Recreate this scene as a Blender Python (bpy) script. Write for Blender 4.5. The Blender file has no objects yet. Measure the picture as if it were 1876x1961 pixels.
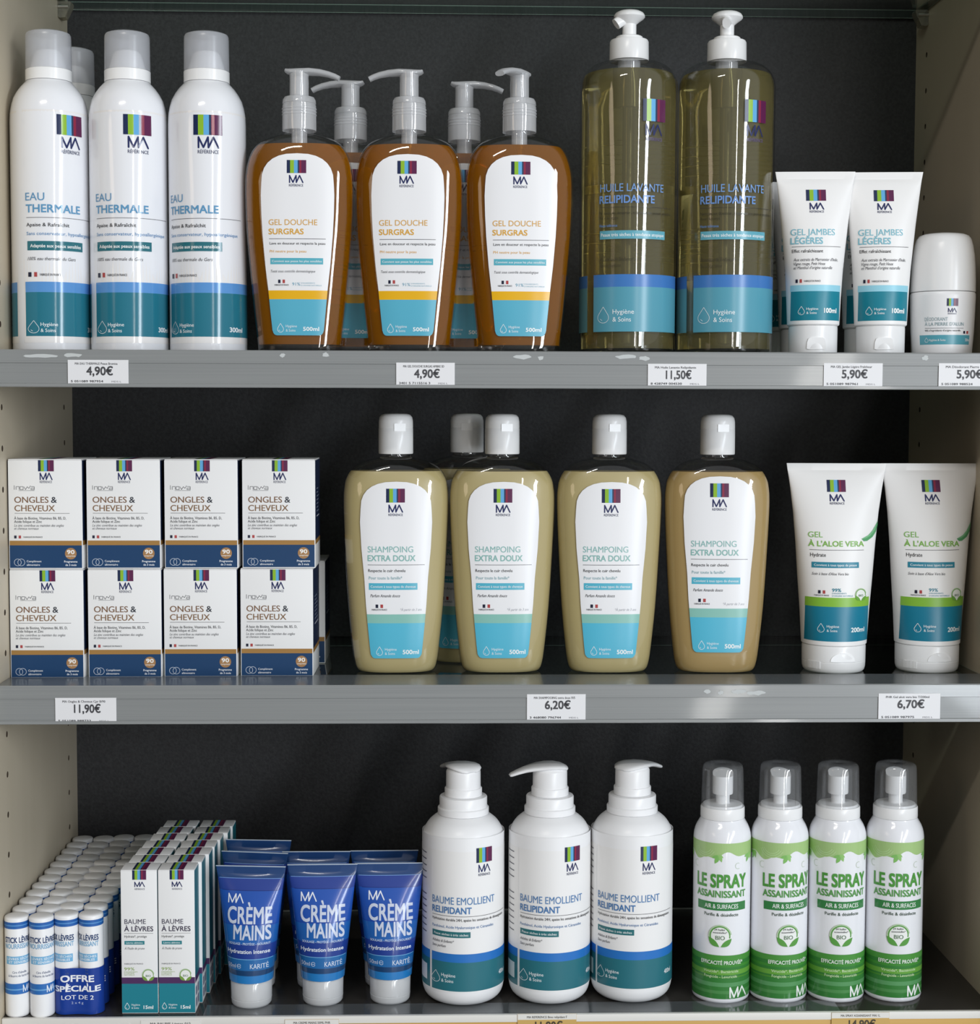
import bpy, bmesh, math, random
from mathutils import Matrix, Vector
random.seed(7)
scene = bpy.context.scene
COL = scene.collection
PI = math.pi

# ------------------------------------------------------------------ camera
cam_data = bpy.data.cameras.new('camera')
cam = bpy.data.objects.new('camera', cam_data)
COL.objects.link(cam)
cam_data.sensor_fit = 'HORIZONTAL'
cam_data.sensor_width = 36.0
cam_data.lens = 36.0 * 3145.03 / 1876.0
cam_data.clip_start = 0.01
CP = Vector((0.3381, -1.2587, 1.35))
yaw, pit, rol = -0.0291, -0.0633, 0.0028
fw = Vector((-math.sin(yaw) * math.cos(pit), math.cos(yaw) * math.cos(pit), math.sin(pit)))
rt = Vector((math.cos(yaw), math.sin(yaw), 0.0))
up = rt.cross(fw)
r2 = rt * math.cos(rol) + up * math.sin(rol)
u2 = up * math.cos(rol) - rt * math.sin(rol)
mw = Matrix((r2, u2, -fw)).transposed().to_4x4()
mw.translation = CP
cam.matrix_world = mw
scene.camera = cam

# ------------------------------------------------------------------ light, exposure
vs = scene.view_settings
vs.view_transform = 'Standard'
vs.look = 'None'
vs.gamma = 1.0
vs.use_curve_mapping = False
vs.exposure = -0.06
cy = scene.cycles
cy.use_denoising = True
cy.max_bounces = 14
cy.transparent_max_bounces = 24
cy.transmission_bounces = 12
cy.glossy_bounces = 5
cy.diffuse_bounces = 4
cy.caustics_reflective = False
cy.caustics_refractive = False
cy.sample_clamp_indirect = 4.0

world = bpy.data.worlds.new('world')
scene.world = world
world.use_nodes = True
wn = world.node_tree
bg = wn.nodes['Background']
tc = wn.nodes.new('ShaderNodeTexCoord')
wr = wn.nodes.new('ShaderNodeValToRGB')
mp = wn.nodes.new('ShaderNodeMapRange')
mp.inputs['From Min'].default_value = -0.85
mp.inputs['From Max'].default_value = 0.85
wadd = wn.nodes.new('ShaderNodeVectorMath')
wadd.operation = 'DOT_PRODUCT'
wadd.inputs[1].default_value = (0.75, -0.1, 0.4)
wn.links.new(tc.outputs['Generated'], wadd.inputs[0])
wn.links.new(wadd.outputs['Value'], mp.inputs['Value'])
wn.links.new(mp.outputs[0], wr.inputs[0])
wr.color_ramp.elements[0].position = 0.24
wr.color_ramp.elements[1].position = 0.66
wr.color_ramp.elements[0].color = (0.085, 0.07, 0.05, 1)
wr.color_ramp.elements[1].color = (0.64, 0.66, 0.68, 1)
wn.links.new(wr.outputs[0], bg.inputs[0])
bg.inputs[1].default_value = 0.8


def area(name, loc, target, sx, sy, power, color):
    l = bpy.data.lights.new(name, 'AREA')
    l.shape = 'RECTANGLE'
    l.size, l.size_y = sx, sy
    l.energy = power
    l.color = color
    o = bpy.data.objects.new(name, l)
    COL.objects.link(o)
    o.location = loc
    o.rotation_euler = (Vector(target) - Vector(loc)).to_track_quat('-Z', 'Z').to_euler()
    return o


# shop windows behind the photographer on the right, a lamp strip overhead
area('window_daylight', (2.05, -2.35, 1.55), (0.3, 0.1, 1.25), 0.26, 2.2, 46, (0.86, 0.93, 1.0))
area('shopfront_daylight', (1.35, -3.1, 1.5), (0.4, 0.1, 1.25), 0.09, 2.2, 14, (1.0, 0.98, 0.95))
area('ceiling_lamp', (-0.15, -1.75, 2.75), (0.35, 0.1, 1.25), 0.6, 0.045, 8, (1.0, 0.95, 0.88))
area('shop_lamp', (-1.7, -2.1, 1.9), (0.4, 0.1, 1.25), 0.4, 0.8, 2.4, (1.0, 0.80, 0.6))

# ------------------------------------------------------------------ materials
MATS = {}


def lin(c):
    return tuple(((v / 255.0) / 12.92 if v / 255.0 <= 0.04045 else ((v / 255.0 + 0.055) / 1.055) ** 2.4) for v in c) + (1.0,)


def mat(name, rgb, rough=0.4, metal=0.0, coat=0.0, trans=0.0, ior=1.45, bump=None, spec=0.5, vary=None):
    if name in MATS:
        return MATS[name]
    m = bpy.data.materials.new(name)
    m.use_nodes = True
    nt = m.node_tree
    b = nt.nodes['Principled BSDF']
    b.inputs['Base Color'].default_value = lin(rgb)
    b.inputs['Roughness'].default_value = rough
    b.inputs['Metallic'].default_value = metal
    b.inputs['Coat Weight'].default_value = coat
    b.inputs['Coat Roughness'].default_value = 0.06
    b.inputs['Transmission Weight'].default_value = trans
    b.inputs['IOR'].default_value = ior
    b.inputs['Specular IOR Level'].default_value = spec
    if bump or vary:
        t = nt.nodes.new('ShaderNodeTexCoord')
        n = nt.nodes.new('ShaderNodeTexNoise')
        mapn = nt.nodes.new('ShaderNodeMapping')
        nt.links.new(t.outputs['Object'], mapn.inputs[0])
        nt.links.new(mapn.outputs[0], n.inputs['Vector'])
        n.inputs['Detail'].default_value = 6.0
    if bump:
        n.inputs['Scale'].default_value = bump[0]
        bp = nt.nodes.new('ShaderNodeBump')
        bp.inputs['Strength'].default_value = bump[1]
        bp.inputs['Distance'].default_value = bump[2]
        nt.links.new(n.outputs['Fac'], bp.inputs['Height'])
        nt.links.new(bp.outputs[0], b.inputs['Normal'])
    if vary:
        # vary = (second colour, scale, stretch vector)
        n.inputs['Scale'].default_value = vary[1]
        mapn.inputs['Scale'].default_value = vary[2]
        mx = nt.nodes.new('ShaderNodeMix')
        mx.data_type = 'RGBA'
        mx.inputs[6].default_value = lin(rgb)
        mx.inputs[7].default_value = lin(vary[0])
        nt.links.new(n.outputs['Fac'], mx.inputs[0])
        nt.links.new(mx.outputs[2], b.inputs['Base Color'])
    MATS[name] = m
    return m


def clear(name, tint, body=0.0, body_rgb=(230, 232, 235), rough=0.03, fres=1.0, base=0.02, ior=1.45):
    """thin clear plastic or glass: see-through with a Fresnel sheen and, for milky plastic, some white body"""
    if name in MATS:
        return MATS[name]
    m = bpy.data.materials.new(name)
    m.use_nodes = True
    nt = m.node_tree
    nt.nodes.remove(nt.nodes['Principled BSDF'])
    out = nt.nodes['Material Output']
    tr = nt.nodes.new('ShaderNodeBsdfTransparent')
    tr.inputs[0].default_value = lin(tint)
    gl = nt.nodes.new('ShaderNodeBsdfGlossy')
    gl.inputs['Roughness'].default_value = rough
    gl.inputs[0].default_value = (1, 1, 1, 1)
    fr = nt.nodes.new('ShaderNodeFresnel')
    fr.inputs[0].default_value = ior
    ma = nt.nodes.new('ShaderNodeMath')
    ma.operation = 'MULTIPLY_ADD'
    ma.inputs[1].default_value = fres
    ma.inputs[2].default_value = base
    ma.use_clamp = True
    geo = nt.nodes.new('ShaderNodeNewGeometry')
    inv = nt.nodes.new('ShaderNodeMath')
    inv.operation = 'SUBTRACT'
    inv.inputs[0].default_value = 1.0
    nt.links.new(geo.outputs['Backfacing'], inv.inputs[1])
    fb = nt.nodes.new('ShaderNodeMath')
    fb.operation = 'MULTIPLY'
    nt.links.new(fr.outputs[0], fb.inputs[0])
    nt.links.new(inv.outputs[0], fb.inputs[1])
    nt.links.new(fb.outputs[0], ma.inputs[0])
    src = tr.outputs[0]
    if body > 0:
        d = nt.nodes.new('ShaderNodeBsdfDiffuse')
        d.inputs[0].default_value = lin(body_rgb)
        t2 = nt.nodes.new('ShaderNodeBsdfTranslucent')
        t2.inputs[0].default_value = lin(body_rgb)
        a = nt.nodes.new('ShaderNodeMixShader')
        a.inputs[0].default_value = 0.18
        nt.links.new(d.outputs[0], a.inputs[1])
        nt.links.new(t2.outputs[0], a.inputs[2])
        b = nt.nodes.new('ShaderNodeMixShader')
        b.inputs[0].default_value = body
        nt.links.new(tr.outputs[0], b.inputs[1])
        nt.links.new(a.outputs[0], b.inputs[2])
        src = b.outputs[0]
    mx = nt.nodes.new('ShaderNodeMixShader')
    nt.links.new(ma.outputs[0], mx.inputs[0])
    nt.links.new(src, mx.inputs[1])
    nt.links.new(gl.outputs[0], mx.inputs[2])
    nt.links.new(mx.outputs[0], out.inputs['Surface'])
    MATS[name] = m
    return m


def ink(rgb, rough=0.32):
    return mat('ink_%d_%d_%d_%d' % (rgb + (int(rough * 100),)), rgb, rough)


WHITE_CAN = mat('white_lacquered_can', (238, 239, 243), 0.14, coat=0.5)
WHITE_PLASTIC = mat('white_plastic', (240, 240, 240), 0.25)
WHITE_TUBE = mat('white_tube', (242, 241, 240), 0.38)
WHITE_SATIN = mat('white_satin_plastic', (242, 242, 243), 0.3)
WHITE_CARD = mat('white_card', (240, 240, 240), 0.5)
PAPER = mat('label_paper', (240, 240, 242), 0.28)
FROST = clear('frosted_plastic', (240, 241, 244), body=0.48, body_rgb=(226, 228, 234), rough=0.28, fres=0.8, base=0.02)
MILKY = clear('milky_clear_plastic', (242, 243, 245), body=0.52, body_rgb=(240, 241, 243), rough=0.08, fres=1.0, base=0.04)
CLEARCAP = clear('clear_cap_plastic', (248, 249, 250), body=0.1, rough=0.05, fres=1.0, base=0.03)
SHELL = clear('clear_bottle_plastic', (246, 246, 246), rough=0.03, fres=1.0, base=0.025)
SHELF_GLASS = clear('shelf_glass', (222, 231, 226), rough=0.03, fres=1.0, base=0.02, ior=1.5)
AMBER = mat('amber_gel', (236, 146, 0), 0.05, trans=0.74, ior=1.3, spec=.1)
OIL = mat('yellow_oil', (230, 216, 140), 0.02, trans=0.89, ior=1.42)
CREAM = mat('pearly_shampoo', (198, 182, 130), 0.3)
TAN = mat('tan_shampoo', (186, 158, 104), 0.3)
CLOUDY = clear('cloudy_cap_plastic', (225, 226, 228), body=0.84, body_rgb=(232, 233, 234), rough=0.15, fres=1.0, base=0.03)

NAVY, LIME, SKY, DUSK, CRIM, PLUM = (22, 38, 78), (142, 186, 46), (98, 172, 222), (38, 56, 88), (140, 36, 66), (92, 30, 74)
INKBLACK = (52, 52, 56)

# ------------------------------------------------------------------ mesh building


class MB:
    """collects geometry in millimetres and links it as one mesh object"""

    def __init__(s):
        s.v, s.f, s.m, s.mats = [], [], [], []

    def mi(s, m):
        if m not in s.mats:
            s.mats.append(m)
        return s.mats.index(m)

    def add(s, verts, faces, m):
        o = len(s.v)
        s.v += [tuple(p) for p in verts]
        many = isinstance(m, list)
        for i, f in enumerate(faces):
            s.f.append([o + k for k in f])
            s.m.append(s.mi(m[i] if many else m))

    def build(s, name, parent=None, angle=38, loc=None):
        me = bpy.data.meshes.new(name)
        me.from_pydata([(x * .001, y * .001, z * .001) for x, y, z in s.v], [], s.f)
        for m in s.mats:
            me.materials.append(m)
        me.polygons.foreach_set('material_index', s.m)
        me.update()
        me.shade_smooth()
        me.set_sharp_from_angle(angle=math.radians(angle))
        o = bpy.data.objects.new(name, me)
        COL.objects.link(o)
        if parent:
            o.parent = parent
        if loc:
            o.location = loc
        return o


def sec_pts(a, b, n, seg, z, cx=0, cy=0):
    out = []
    for i in range(seg):
        t = 2 * PI * i / seg
        c, s = math.cos(t), math.sin(t)
        out.append((cx + a * math.copysign(abs(c) ** (2 / n), c), cy + b * math.copysign(abs(s) ** (2 / n), s), z))
    return out


def rings(mb, secs, m, seg=48, cap0=True, cap1=True, cx=0, cy=0):
    """stack of superellipse sections (z, a, b, n); m is a material or a function of the mid height"""
    v, f, ms = [], [], []
    fn = m if callable(m) else (lambda z: m)
    for z, a, b, n in secs:
        v += sec_pts(max(a, .01), max(b, .01), n, seg, z, cx, cy)
    for k in range(len(secs) - 1):
        zm = (secs[k][0] + secs[k + 1][0]) / 2
        for i in range(seg):
            j = (i + 1) % seg
            f.append([k * seg + i, k * seg + j, (k + 1) * seg + j, (k + 1) * seg + i])
            ms.append(fn(zm))
    if cap0:
        f.append(list(range(seg))[::-1])
        ms.append(fn(secs[0][0]))
    if cap1:
        o = (len(secs) - 1) * seg
        f.append([o + i for i in range(seg)])
        ms.append(fn(secs[-1][0]))
    mb.add(v, f, ms)


def lathe(mb, prof, m, seg=48, cx=0, cy=0, cap0=True, cap1=True):
    rings(mb, [(z, r, r, 2) for r, z in prof], m, seg, cap0, cap1, cx, cy)


def smooth_secs(secs, sub=4):
    """Catmull-Rom resampling of a section list"""
    out = []
    n = len(secs)
    for k in range(n - 1):
        p = [secs[max(0, min(n - 1, k + d))] for d in (-1, 0, 1, 2)]
        for s in range(sub):
            t = s / sub
            out.append(tuple(.5 * (2 * p[1][i] + (p[2][i] - p[0][i]) * t + (2 * p[0][i] - 5 * p[1][i] + 4 * p[2][i] - p[3][i]) * t * t
                                   + (3 * p[1][i] - p[0][i] - 3 * p[2][i] + p[3][i]) * t ** 3) for i in range(len(p[1]))))
    out.append(secs[-1])
    return out


def at_z(secs, z):
    if z <= secs[0][0]:
        return secs[0][1:]
    for p, q in zip(secs, secs[1:]):
        if q[0] >= z > p[0]:
            t = (z - p[0]) / (q[0] - p[0])
            return tuple(p[i] + (q[i] - p[i]) * t for i in range(1, len(p)))
    return secs[-1][1:]


def sweep(mb, path, m, seg=12, n=2.6):
    """bar along a path in the xz plane: (x, z, half width, half height)"""
    v, f = [], []
    for k, (x, z, w, h) in enumerate(path):
        p, q = path[max(0, k - 1)], path[min(len(path) - 1, k + 1)]
        dx, dz = q[0] - p[0], q[1] - p[1]
        l = math.hypot(dx, dz)
        nx, nz = -dz / l, dx / l
        for i in range(seg):
            t = 2 * PI * i / seg
            c, s = math.cos(t), math.sin(t)
            a = w * math.copysign(abs(c) ** (2 / n), c)
            b = h * math.copysign(abs(s) ** (2 / n), s)
            v.append((x + nx * b, a, z + nz * b))
    for k in range(len(path) - 1):
        for i in range(seg):
            j = (i + 1) % seg
            f.append([k * seg + i, (k + 1) * seg + i, (k + 1) * seg + j, k * seg + j])
    f.append(list(range(seg)))
    f.append([(len(path) - 1) * seg + i for i in range(seg)][::-1])
    mb.add(v, f, m)


def box(mb, x0, x1, y0, y1, z0, z1, m, bev=0.0):
    if bev <= 0:
        v = [(x, y, z) for z in (z0, z1) for y in (y0, y1) for x in (x0, x1)]
        mb.add(v, [[0, 2, 3, 1], [4, 5, 7, 6], [0, 1, 5, 4], [2, 6, 7, 3], [0, 4, 6, 2], [1, 3, 7, 5]], m)
        return
    bm = bmesh.new()
    bmesh.ops.create_cube(bm, size=1)
    for w in bm.verts:
        w.co = Vector(((x0 + x1) / 2 + w.co.x * (x1 - x0), (y0 + y1) / 2 + w.co.y * (y1 - y0), (z0 + z1) / 2 + w.co.z * (z1 - z0)))
    bmesh.ops.bevel(bm, geom=bm.edges[:], offset=bev, segments=2, affect='EDGES', profile=.6)
    bm.verts.index_update()
    mb.add([w.co[:] for w in bm.verts], [[w.index for w in fc.verts] for fc in bm.faces], m)
    bm.free()


# ------------------------------------------------------------------ printing
_fc = bpy.data.curves.new('lettering', 'FONT')
_fo = bpy.data.objects.new('lettering', _fc)
COL.objects.link(_fo)
TEXTS = {}


def text_geo(s, bold, shear, res):
    k = (s, bold, shear, res)
    if k not in TEXTS:
        _fc.body = s
        _fc.shear = shear
        _fc.resolution_u = res
        bpy.context.view_layer.update()
        me = bpy.data.meshes.new_from_object(_fo.evaluated_get(bpy.context.evaluated_depsgraph_get()))
        vs_ = [(v.co.x, v.co.y) for v in me.vertices]
        fs = [list(p.vertices) for p in me.polygons]
        bpy.data.meshes.remove(me)
        x0 = min(v[0] for v in vs_)
        x1 = max(v[0] for v in vs_)
        base = [((x - x0) / (x1 - x0), y / .69) for x, y in vs_]
        wx, wy = bold / (x1 - x0), bold / .69
        moves = [(0, 0)] if bold <= 0 else ([(-wx, 0), (wx, 0)] if bold <= .013 else [(-wx, -wy), (wx, -wy), (wx, wy), (-wx, wy)])
        TEXTS[k] = (base, fs, moves)
    return TEXTS[k]


class Art:
    """print in front-view millimetres: x about the axis, z above the base. k, c bring heights read at the axis to the front face;
    R turns front-view x into arc length on a round body"""

    def __init__(s, k=1.0, c=0.0, cx=0.0, R=None):
        s.k, s.c, s.cx, s.R = k, c, cx, R
        s.items = []

    def X(s, x):
        x = (x - s.cx) * s.k
        if s.R:
            return s.R * math.asin(max(-.999, min(.999, x / s.R)))
        return x

    def Z(s, z):
        return z * s.k + s.c

    def raw(s, pts, faces, col, layer):
        s.items.append((pts, faces, col, layer))

    def poly(s, pts, col, layer=1):
        p = [(s.X(x), s.Z(z)) for x, z in pts]
        s.raw(p, [list(range(len(p)))], col, layer)

    def rect(s, x0, x1, z0, z1, col, layer=1):
        s.poly([(x0, z0), (x1, z0), (x1, z1), (x0, z1)], col, layer)

    def band(s, u0, u1, z0, z1, col, layer=1):
        s.raw([(u0, s.Z(z0)), (u1, s.Z(z0)), (u1, s.Z(z1)), (u0, s.Z(z1))], [[0, 1, 2, 3]], col, layer)

    def text(s, t, x0, x1, z0, z1, col=INKBLACK, bold=0.0, it=0.0, layer=3, res=None):
        if res is None:
            res = 4 if (z1 - z0) > 3.2 else 2
        v, f, moves = text_geo(t, bold, it, res)
        a, b = s.X(x0), s.X(x1)
        c, d = s.Z(z0), s.Z(z1)
        for i, (mx_, my_) in enumerate(moves):
            s.raw([(a + (b - a) * (x + mx_), c + (d - c) * (y + my_)) for x, y in v], f, col, layer + .14 * i)

    def stroke(s, pts, w, col, layer=3, closed=False):
        p = [(s.X(x), s.Z(z)) for x, z in pts]
        segs = list(zip(p, p[1:])) + ([(p[-1], p[0])] if closed else [])
        for q, ((x0, z0), (x1, z1)) in enumerate(segs):
            l = math.hypot(x1 - x0, z1 - z0) or 1
            nx, nz = -(z1 - z0) / l * w / 2, (x1 - x0) / l * w / 2
            s.raw([(x0 - nx, z0 - nz), (x1 - nx, z1 - nz), (x1 + nx, z1 + nz), (x0 + nx, z0 + nz)], [[0, 1, 2, 3]], col, layer + .14 * (q % 3))
        if w > .5:
            for x, z in p:
                s.raw([(x + w / 2 * math.cos(i * PI / 4), z + w / 2 * math.sin(i * PI / 4)) for i in range(8)], [list(range(8))], col, layer + .42)

    def ma(s, x0, x1, z0, z1, col=(30, 40, 92), w=None):
        w = w or (x1 - x0) * .085
        P = lambda a, b: (x0 + (x1 - x0) * a, z0 + (z1 - z0) * b)
        s.stroke([P(.04, .02), P(.04, .98), P(.28, .04), P(.5, .98), P(.52, .03), P(.75, .98), P(.98, .02)], w, col)

    def stripes(s, x0, x1, z0, z1, layer=3):
        for a, b, c in ((0, .17, NAVY), (.17, .37, LIME), (.37, .56, SKY), (.56, .64, DUSK), (.64, .75, CRIM), (.75, 1, PLUM)):
            s.rect(x0 + (x1 - x0) * a, x0 + (x1 - x0) * b, z0, z1, c, layer)

    def logo(s, sx0, sx1, sz0, sz1, mx0, mx1, mz0, mz1, ref=True):
        s.stripes(sx0, sx1, sz0, sz1)
        s.ma(mx0, mx1, mz0, mz1)
        if ref:
            h = (mz1 - mz0)
            s.text('RÉFÉRENCE', mx0, mx1, mz0 - h * .52, mz0 - h * .2, (60, 66, 100), 0.01)

    def flag(s, x, z, h, words=True, below=False, w=None):
        w = w or h * 1.5
        s.rect(x, x + w * .36, z, z + h, (28, 32, 56), 3)
        s.rect(x + w * .68, x + w * 1.04, z, z + h, (178, 72, 72), 3)
        if words and below:
            s.text('FABRIQUÉ EN FRANCE', x - w * .55, x + w * 1.6, z - h * .75, z - h * .3, (60, 60, 66), .012)
        elif words:
            s.text('FABRIQUÉ EN FRANCE', x + w * 1.4, x + w * 4.3, z + h * .22, z + h * .72, (60, 60, 66), .012)

    def drop(s, cx, z0, z1, col=(236, 244, 246), w=.35):
        h = z1 - z0
        r = h * .34
        pts = [(cx, z1)]
        for i in range(13):
            t = math.radians(32 - (244 / 12) * i)
            pts.append((cx + r * math.cos(t), z0 + r + r * math.sin(t)))
        s.stroke(pts, w, col, closed=True)
        s.stroke([(cx - r * .55, z0 + r * .75), (cx - r * .2, z0 + r * .45)], w, col)

    def hygiene(s, dx, z0, z1, tx0, tx1, col=(236, 244, 246), bold=.01):
        s.drop(dx, z0, z1, col)
        h = z1 - z0
        s.text('Hygiène', tx0, tx1, z0 + h * .56, z0 + h * .84, col, bold)
        s.text('& Soins', tx0, tx0 + (tx1 - tx0) * .86, z0 + h * .08, z0 + h * .36, col, bold)

    def disc(s, cx, cz, r, col, layer=3, n=28):
        s.poly([(cx + r * math.cos(2 * PI * i / n), cz + r * math.sin(2 * PI * i / n)) for i in range(n)], col, layer)

    def arc(s, cx, cz, r, a0, a1, w, col, layer=3, n=20):
        s.stroke([(cx + r * math.cos(math.radians(a0 + (a1 - a0) * i / n)), cz + r * math.sin(math.radians(a0 + (a1 - a0) * i / n))) for i in range(n + 1)], w, col, layer)

    def leaf(s, x0, z0, x1, z1, bulge, col, layer=4):
        n = 8
        dx, dz = x1 - x0, z1 - z0
        a, b = [], []
        for i in range(n + 1):
            t = i / n
            k = bulge * math.sin(PI * t)
            a.append((x0 + dx * t - dz * k, z0 + dz * t + dx * k))
            b.append((x0 + dx * t + dz * k * .5, z0 + dz * t - dx * k * .5))
        s.poly(a + b[-2:0:-1], col, layer)

    def bio(s, cx, cz, r, col=(110, 165, 70), words=None):
        s.disc(cx, cz, r * 1.0, (240, 242, 238), 3)
        s.arc(cx, cz, r * .98, 10, 190, r * .1, (184, 208, 172), 4)
        s.arc(cx, cz, r * .86, -10, 200, r * .11, col, 4)
        s.leaf(cx - r * .06, cz - r * 1.0, cx - r * 1.02, cz - r * .12, .26, col, 5)
        s.leaf(cx + r * .06, cz - r * 1.0, cx + r * 1.02, cz - r * .22, -.26, col, 5)
        s.text('BIO', cx - r * .4, cx + r * .42, cz - r * .34, cz + r * .02, (90, 120, 90), .01, layer=5)
        if words:
            s.text(words[0], cx - r * .5, cx + r * .42, cz + r * .5, cz + r * .68, INKBLACK, .01, layer=5)
            s.text(words[1], cx - r * .62, cx + r * .62, cz + r * .24, cz + r * .4, INKBLACK, .01, layer=5)

    def into(s, mb, surf, stepx=3.0, stepz=None, rough=.32, lift=.1):
        by = {}
        for pts, faces, col, layer in s.items:
            by.setdefault((col, layer), []).append((pts, faces))
        for (col, layer), its in by.items():
            bm = bmesh.new()
            for pts, faces in its:
                vs_ = [bm.verts.new((x, z, 0)) for x, z in pts]
                for f in faces:
                    try:
                        bm.faces.new([vs_[i] for i in f])
                    except ValueError:
                        pass
            xs = [v.co.x for v in bm.verts]
            zs = [v.co.y for v in bm.verts]
            for ax, st, lo, hi in ((0, stepx, min(xs), max(xs)), (1, stepz, min(zs), max(zs))):
                if not st:
                    continue
                q = math.floor(lo / st) + 1
                while q * st < hi:
                    co = (q * st, 0, 0) if ax == 0 else (0, q * st, 0)
                    no = (1, 0, 0) if ax == 0 else (0, 1, 0)
                    bmesh.ops.bisect_plane(bm, geom=bm.verts[:] + bm.edges[:] + bm.faces[:], plane_co=co, plane_no=no, dist=1e-5)
                    q += 1
            for f in bm.faces:
                f.normal_update()
            fl = [f for f in bm.faces if f.normal.z < 0]
            if fl:
                bmesh.ops.reverse_faces(bm, faces=fl)
            bm.verts.index_update()
            mb.add([surf(v.co.x, v.co.y, layer * lift) for v in bm.verts], [[v.index for v in f.verts] for f in bm.faces],
                   col if isinstance(col, bpy.types.Material) else ink(col, rough))
            bm.free()


def round_surf(secs, R):
    def fn(u, z, o):
        r = at_z(secs, z)[0] + o
        t = u / R
        return (r * math.sin(t), -r * math.cos(t), z)
    return fn


def front_surf(secs):
    def fn(x, z, o):
        a, b, n = at_z(secs, z)
        q = max(-.992, min(.992, x / a))
        y = b * (1 - abs(q) ** n) ** (1 / n)
        gx = math.copysign(abs(q) ** (n - 1) / a, q)
        gy = (y / b) ** (n - 1) / b
        l = math.hypot(gx, gy) or 1
        return (q * a + gx / l * o, -(y + gy / l * o), z)
    return fn


def flat_surf(org, ex, ez, nrm):
    def fn(x, z, o):
        return tuple(org[i] + ex[i] * x + ez[i] * z + nrm[i] * o for i in range(3))
    return fn


def patch_relief(mb, surf, pts, h, m):
    """a raised panel with side walls on a surface"""
    n = len(pts)
    top = [surf(x, z, h) for x, z in pts]
    bot = [surf(x, z, -.05) for x, z in pts]
    mb.add(top + bot, [list(range(n))] + [[i, n + i, n + (i + 1) % n, (i + 1) % n] for i in range(n)], m)


# ------------------------------------------------------------------ things
def tag(o, label, cat, group=None):
    o['label'] = label
    o['category'] = cat
    if group:
        o['group'] = group
    return o


def thing(name, loc=(0, 0, 0), rz=0.0):
    o = bpy.data.objects.new(name, None)
    o.empty_display_size = .02
    COL.objects.link(o)
    o.location = loc
    o.rotation_euler = (0, 0, rz)
    return o


KIDS = {}


def kids(o):
    return [c for c in bpy.data.objects if c.parent == o]


def dup(root, loc, rz, turn=None):
    if root.name not in KIDS:
        KIDS[root.name] = [(c, kids(c)) for c in kids(root)]
    r = root.copy()
    COL.objects.link(r)
    r.location = loc
    r.rotation_euler = (0, 0, rz)
    for c, gs in KIDS[root.name]:
        d = c.copy()
        COL.objects.link(d)
        d.parent = r
        if turn and turn[0] == c.name.split('.')[0]:
            d.rotation_euler = (0, 0, turn[1])
        for g in gs:
            e = g.copy()
            COL.objects.link(e)
            e.parent = d
    return r


def turn_part(root, name, ang):
    for c in kids(root):
        if c.name.split('.')[0] == name:
            c.rotation_euler = (0, 0, ang)


def place_all(proto, spots, cat, group, turn=None):
    """spots: (x, y, z, rz, label[, part angle]); the first takes the prototype itself"""
    out = []
    if proto.name not in KIDS:
        KIDS[proto.name] = [(c, kids(c)) for c in kids(proto)]
    for i, sp in enumerate(spots):
        x, y, z, rz, label = sp[:5]
        if i == 0:
            o = proto
            o.location = (x, y, z)
            o.rotation_euler = (0, 0, rz)
            if turn and len(sp) > 5:
                turn_part(o, turn, sp[5])
        else:
            o = dup(proto, (x, y, z), rz, (turn, sp[5]) if turn and len(sp) > 5 else None)
        tag(o, label, cat, group if len(spots) > 1 else None)
        out.append(o)
    return out


def facing(x, y):
    """turn about z that points a front at the photographer's side of the shop"""
    return math.atan2(CP.x - x, y - CP.y)


R_ = math.radians
Z1, Z2, Z3 = 1.3922, 1.1357, .8758
XL, XR, DEPTH = -.003, .775, .27

# ------------------------------------------------------------------ the cabinet
PANEL_L = mat('cream_panel', (206, 194, 173), .45, vary=((198, 186, 163), 3.0, (14, 14, 1)))
BACK = mat('black_grained_panel', (20, 20, 22), .6, bump=(420, .7, .0004), vary=((62, 62, 64), 420, (1, 1, 1)))


def holed_panel(name, x0, x1, xface):
    b = MB()
    box(b, x0 * 1000, x1 * 1000, -18, DEPTH * 1000 + 8, 780, 2010, PANEL_L)
    o = b.build(name)
    c = MB()
    for y in (26.5, 236.5):
        k = 0
        z = 1349.5 + 32 * 16
        while z > 840:
            v = []
            for e in (-9, 4) if xface == x1 else (-4, 9):
                v += [(xface * 1000 + e, y + 2.5 * math.cos(2 * PI * i / 12), z + 2.5 * math.sin(2 * PI * i / 12)) for i in range(12)]
            c.add(v, [list(range(12))[::-1], list(range(12, 24))] + [[i, (i + 1) % 12, 12 + (i + 1) % 12, 12 + i] for i in range(12)],
                  mat('hole_dark', (70, 58, 46), .8))
            z -= 32.0
    cut = c.build('cutter')
    md = o.modifiers.new('holes', 'BOOLEAN')
    md.operation = 'DIFFERENCE'
    md.solver = 'EXACT'
    md.object = cut
    bpy.context.view_layer.update()
    me = bpy.data.meshes.new_from_object(o.evaluated_get(bpy.context.evaluated_depsgraph_get()))
    o.modifiers.clear()
    me.materials.clear()
    me.materials.append(PANEL_L)
    me.materials.append(mat('hole_dark', (70, 58, 46), .8))  # dark of the hole interiors is put into this colour
    for p in me.polygons:
        p.use_smooth = False
        cx_, cy_, cz_ = p.center
        inside = abs(cx_ - xface) > .0004 and x0 + .0005 < cx_ < x1 - .0005 and min(abs(cy_ - .0265), abs(cy_ - .2365)) < .004 and .79 < cz_ < 2.0
        p.material_index = 1 if inside else 0
    at = me.attributes.get('sharp_edge')
    if at:
        me.attributes.remove(at)
    old = o.data
    o.data = me
    me.name = name
    bpy.data.meshes.remove(old)
    bpy.data.objects.remove(cut)
    o['kind'] = 'structure'
    return o


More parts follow.
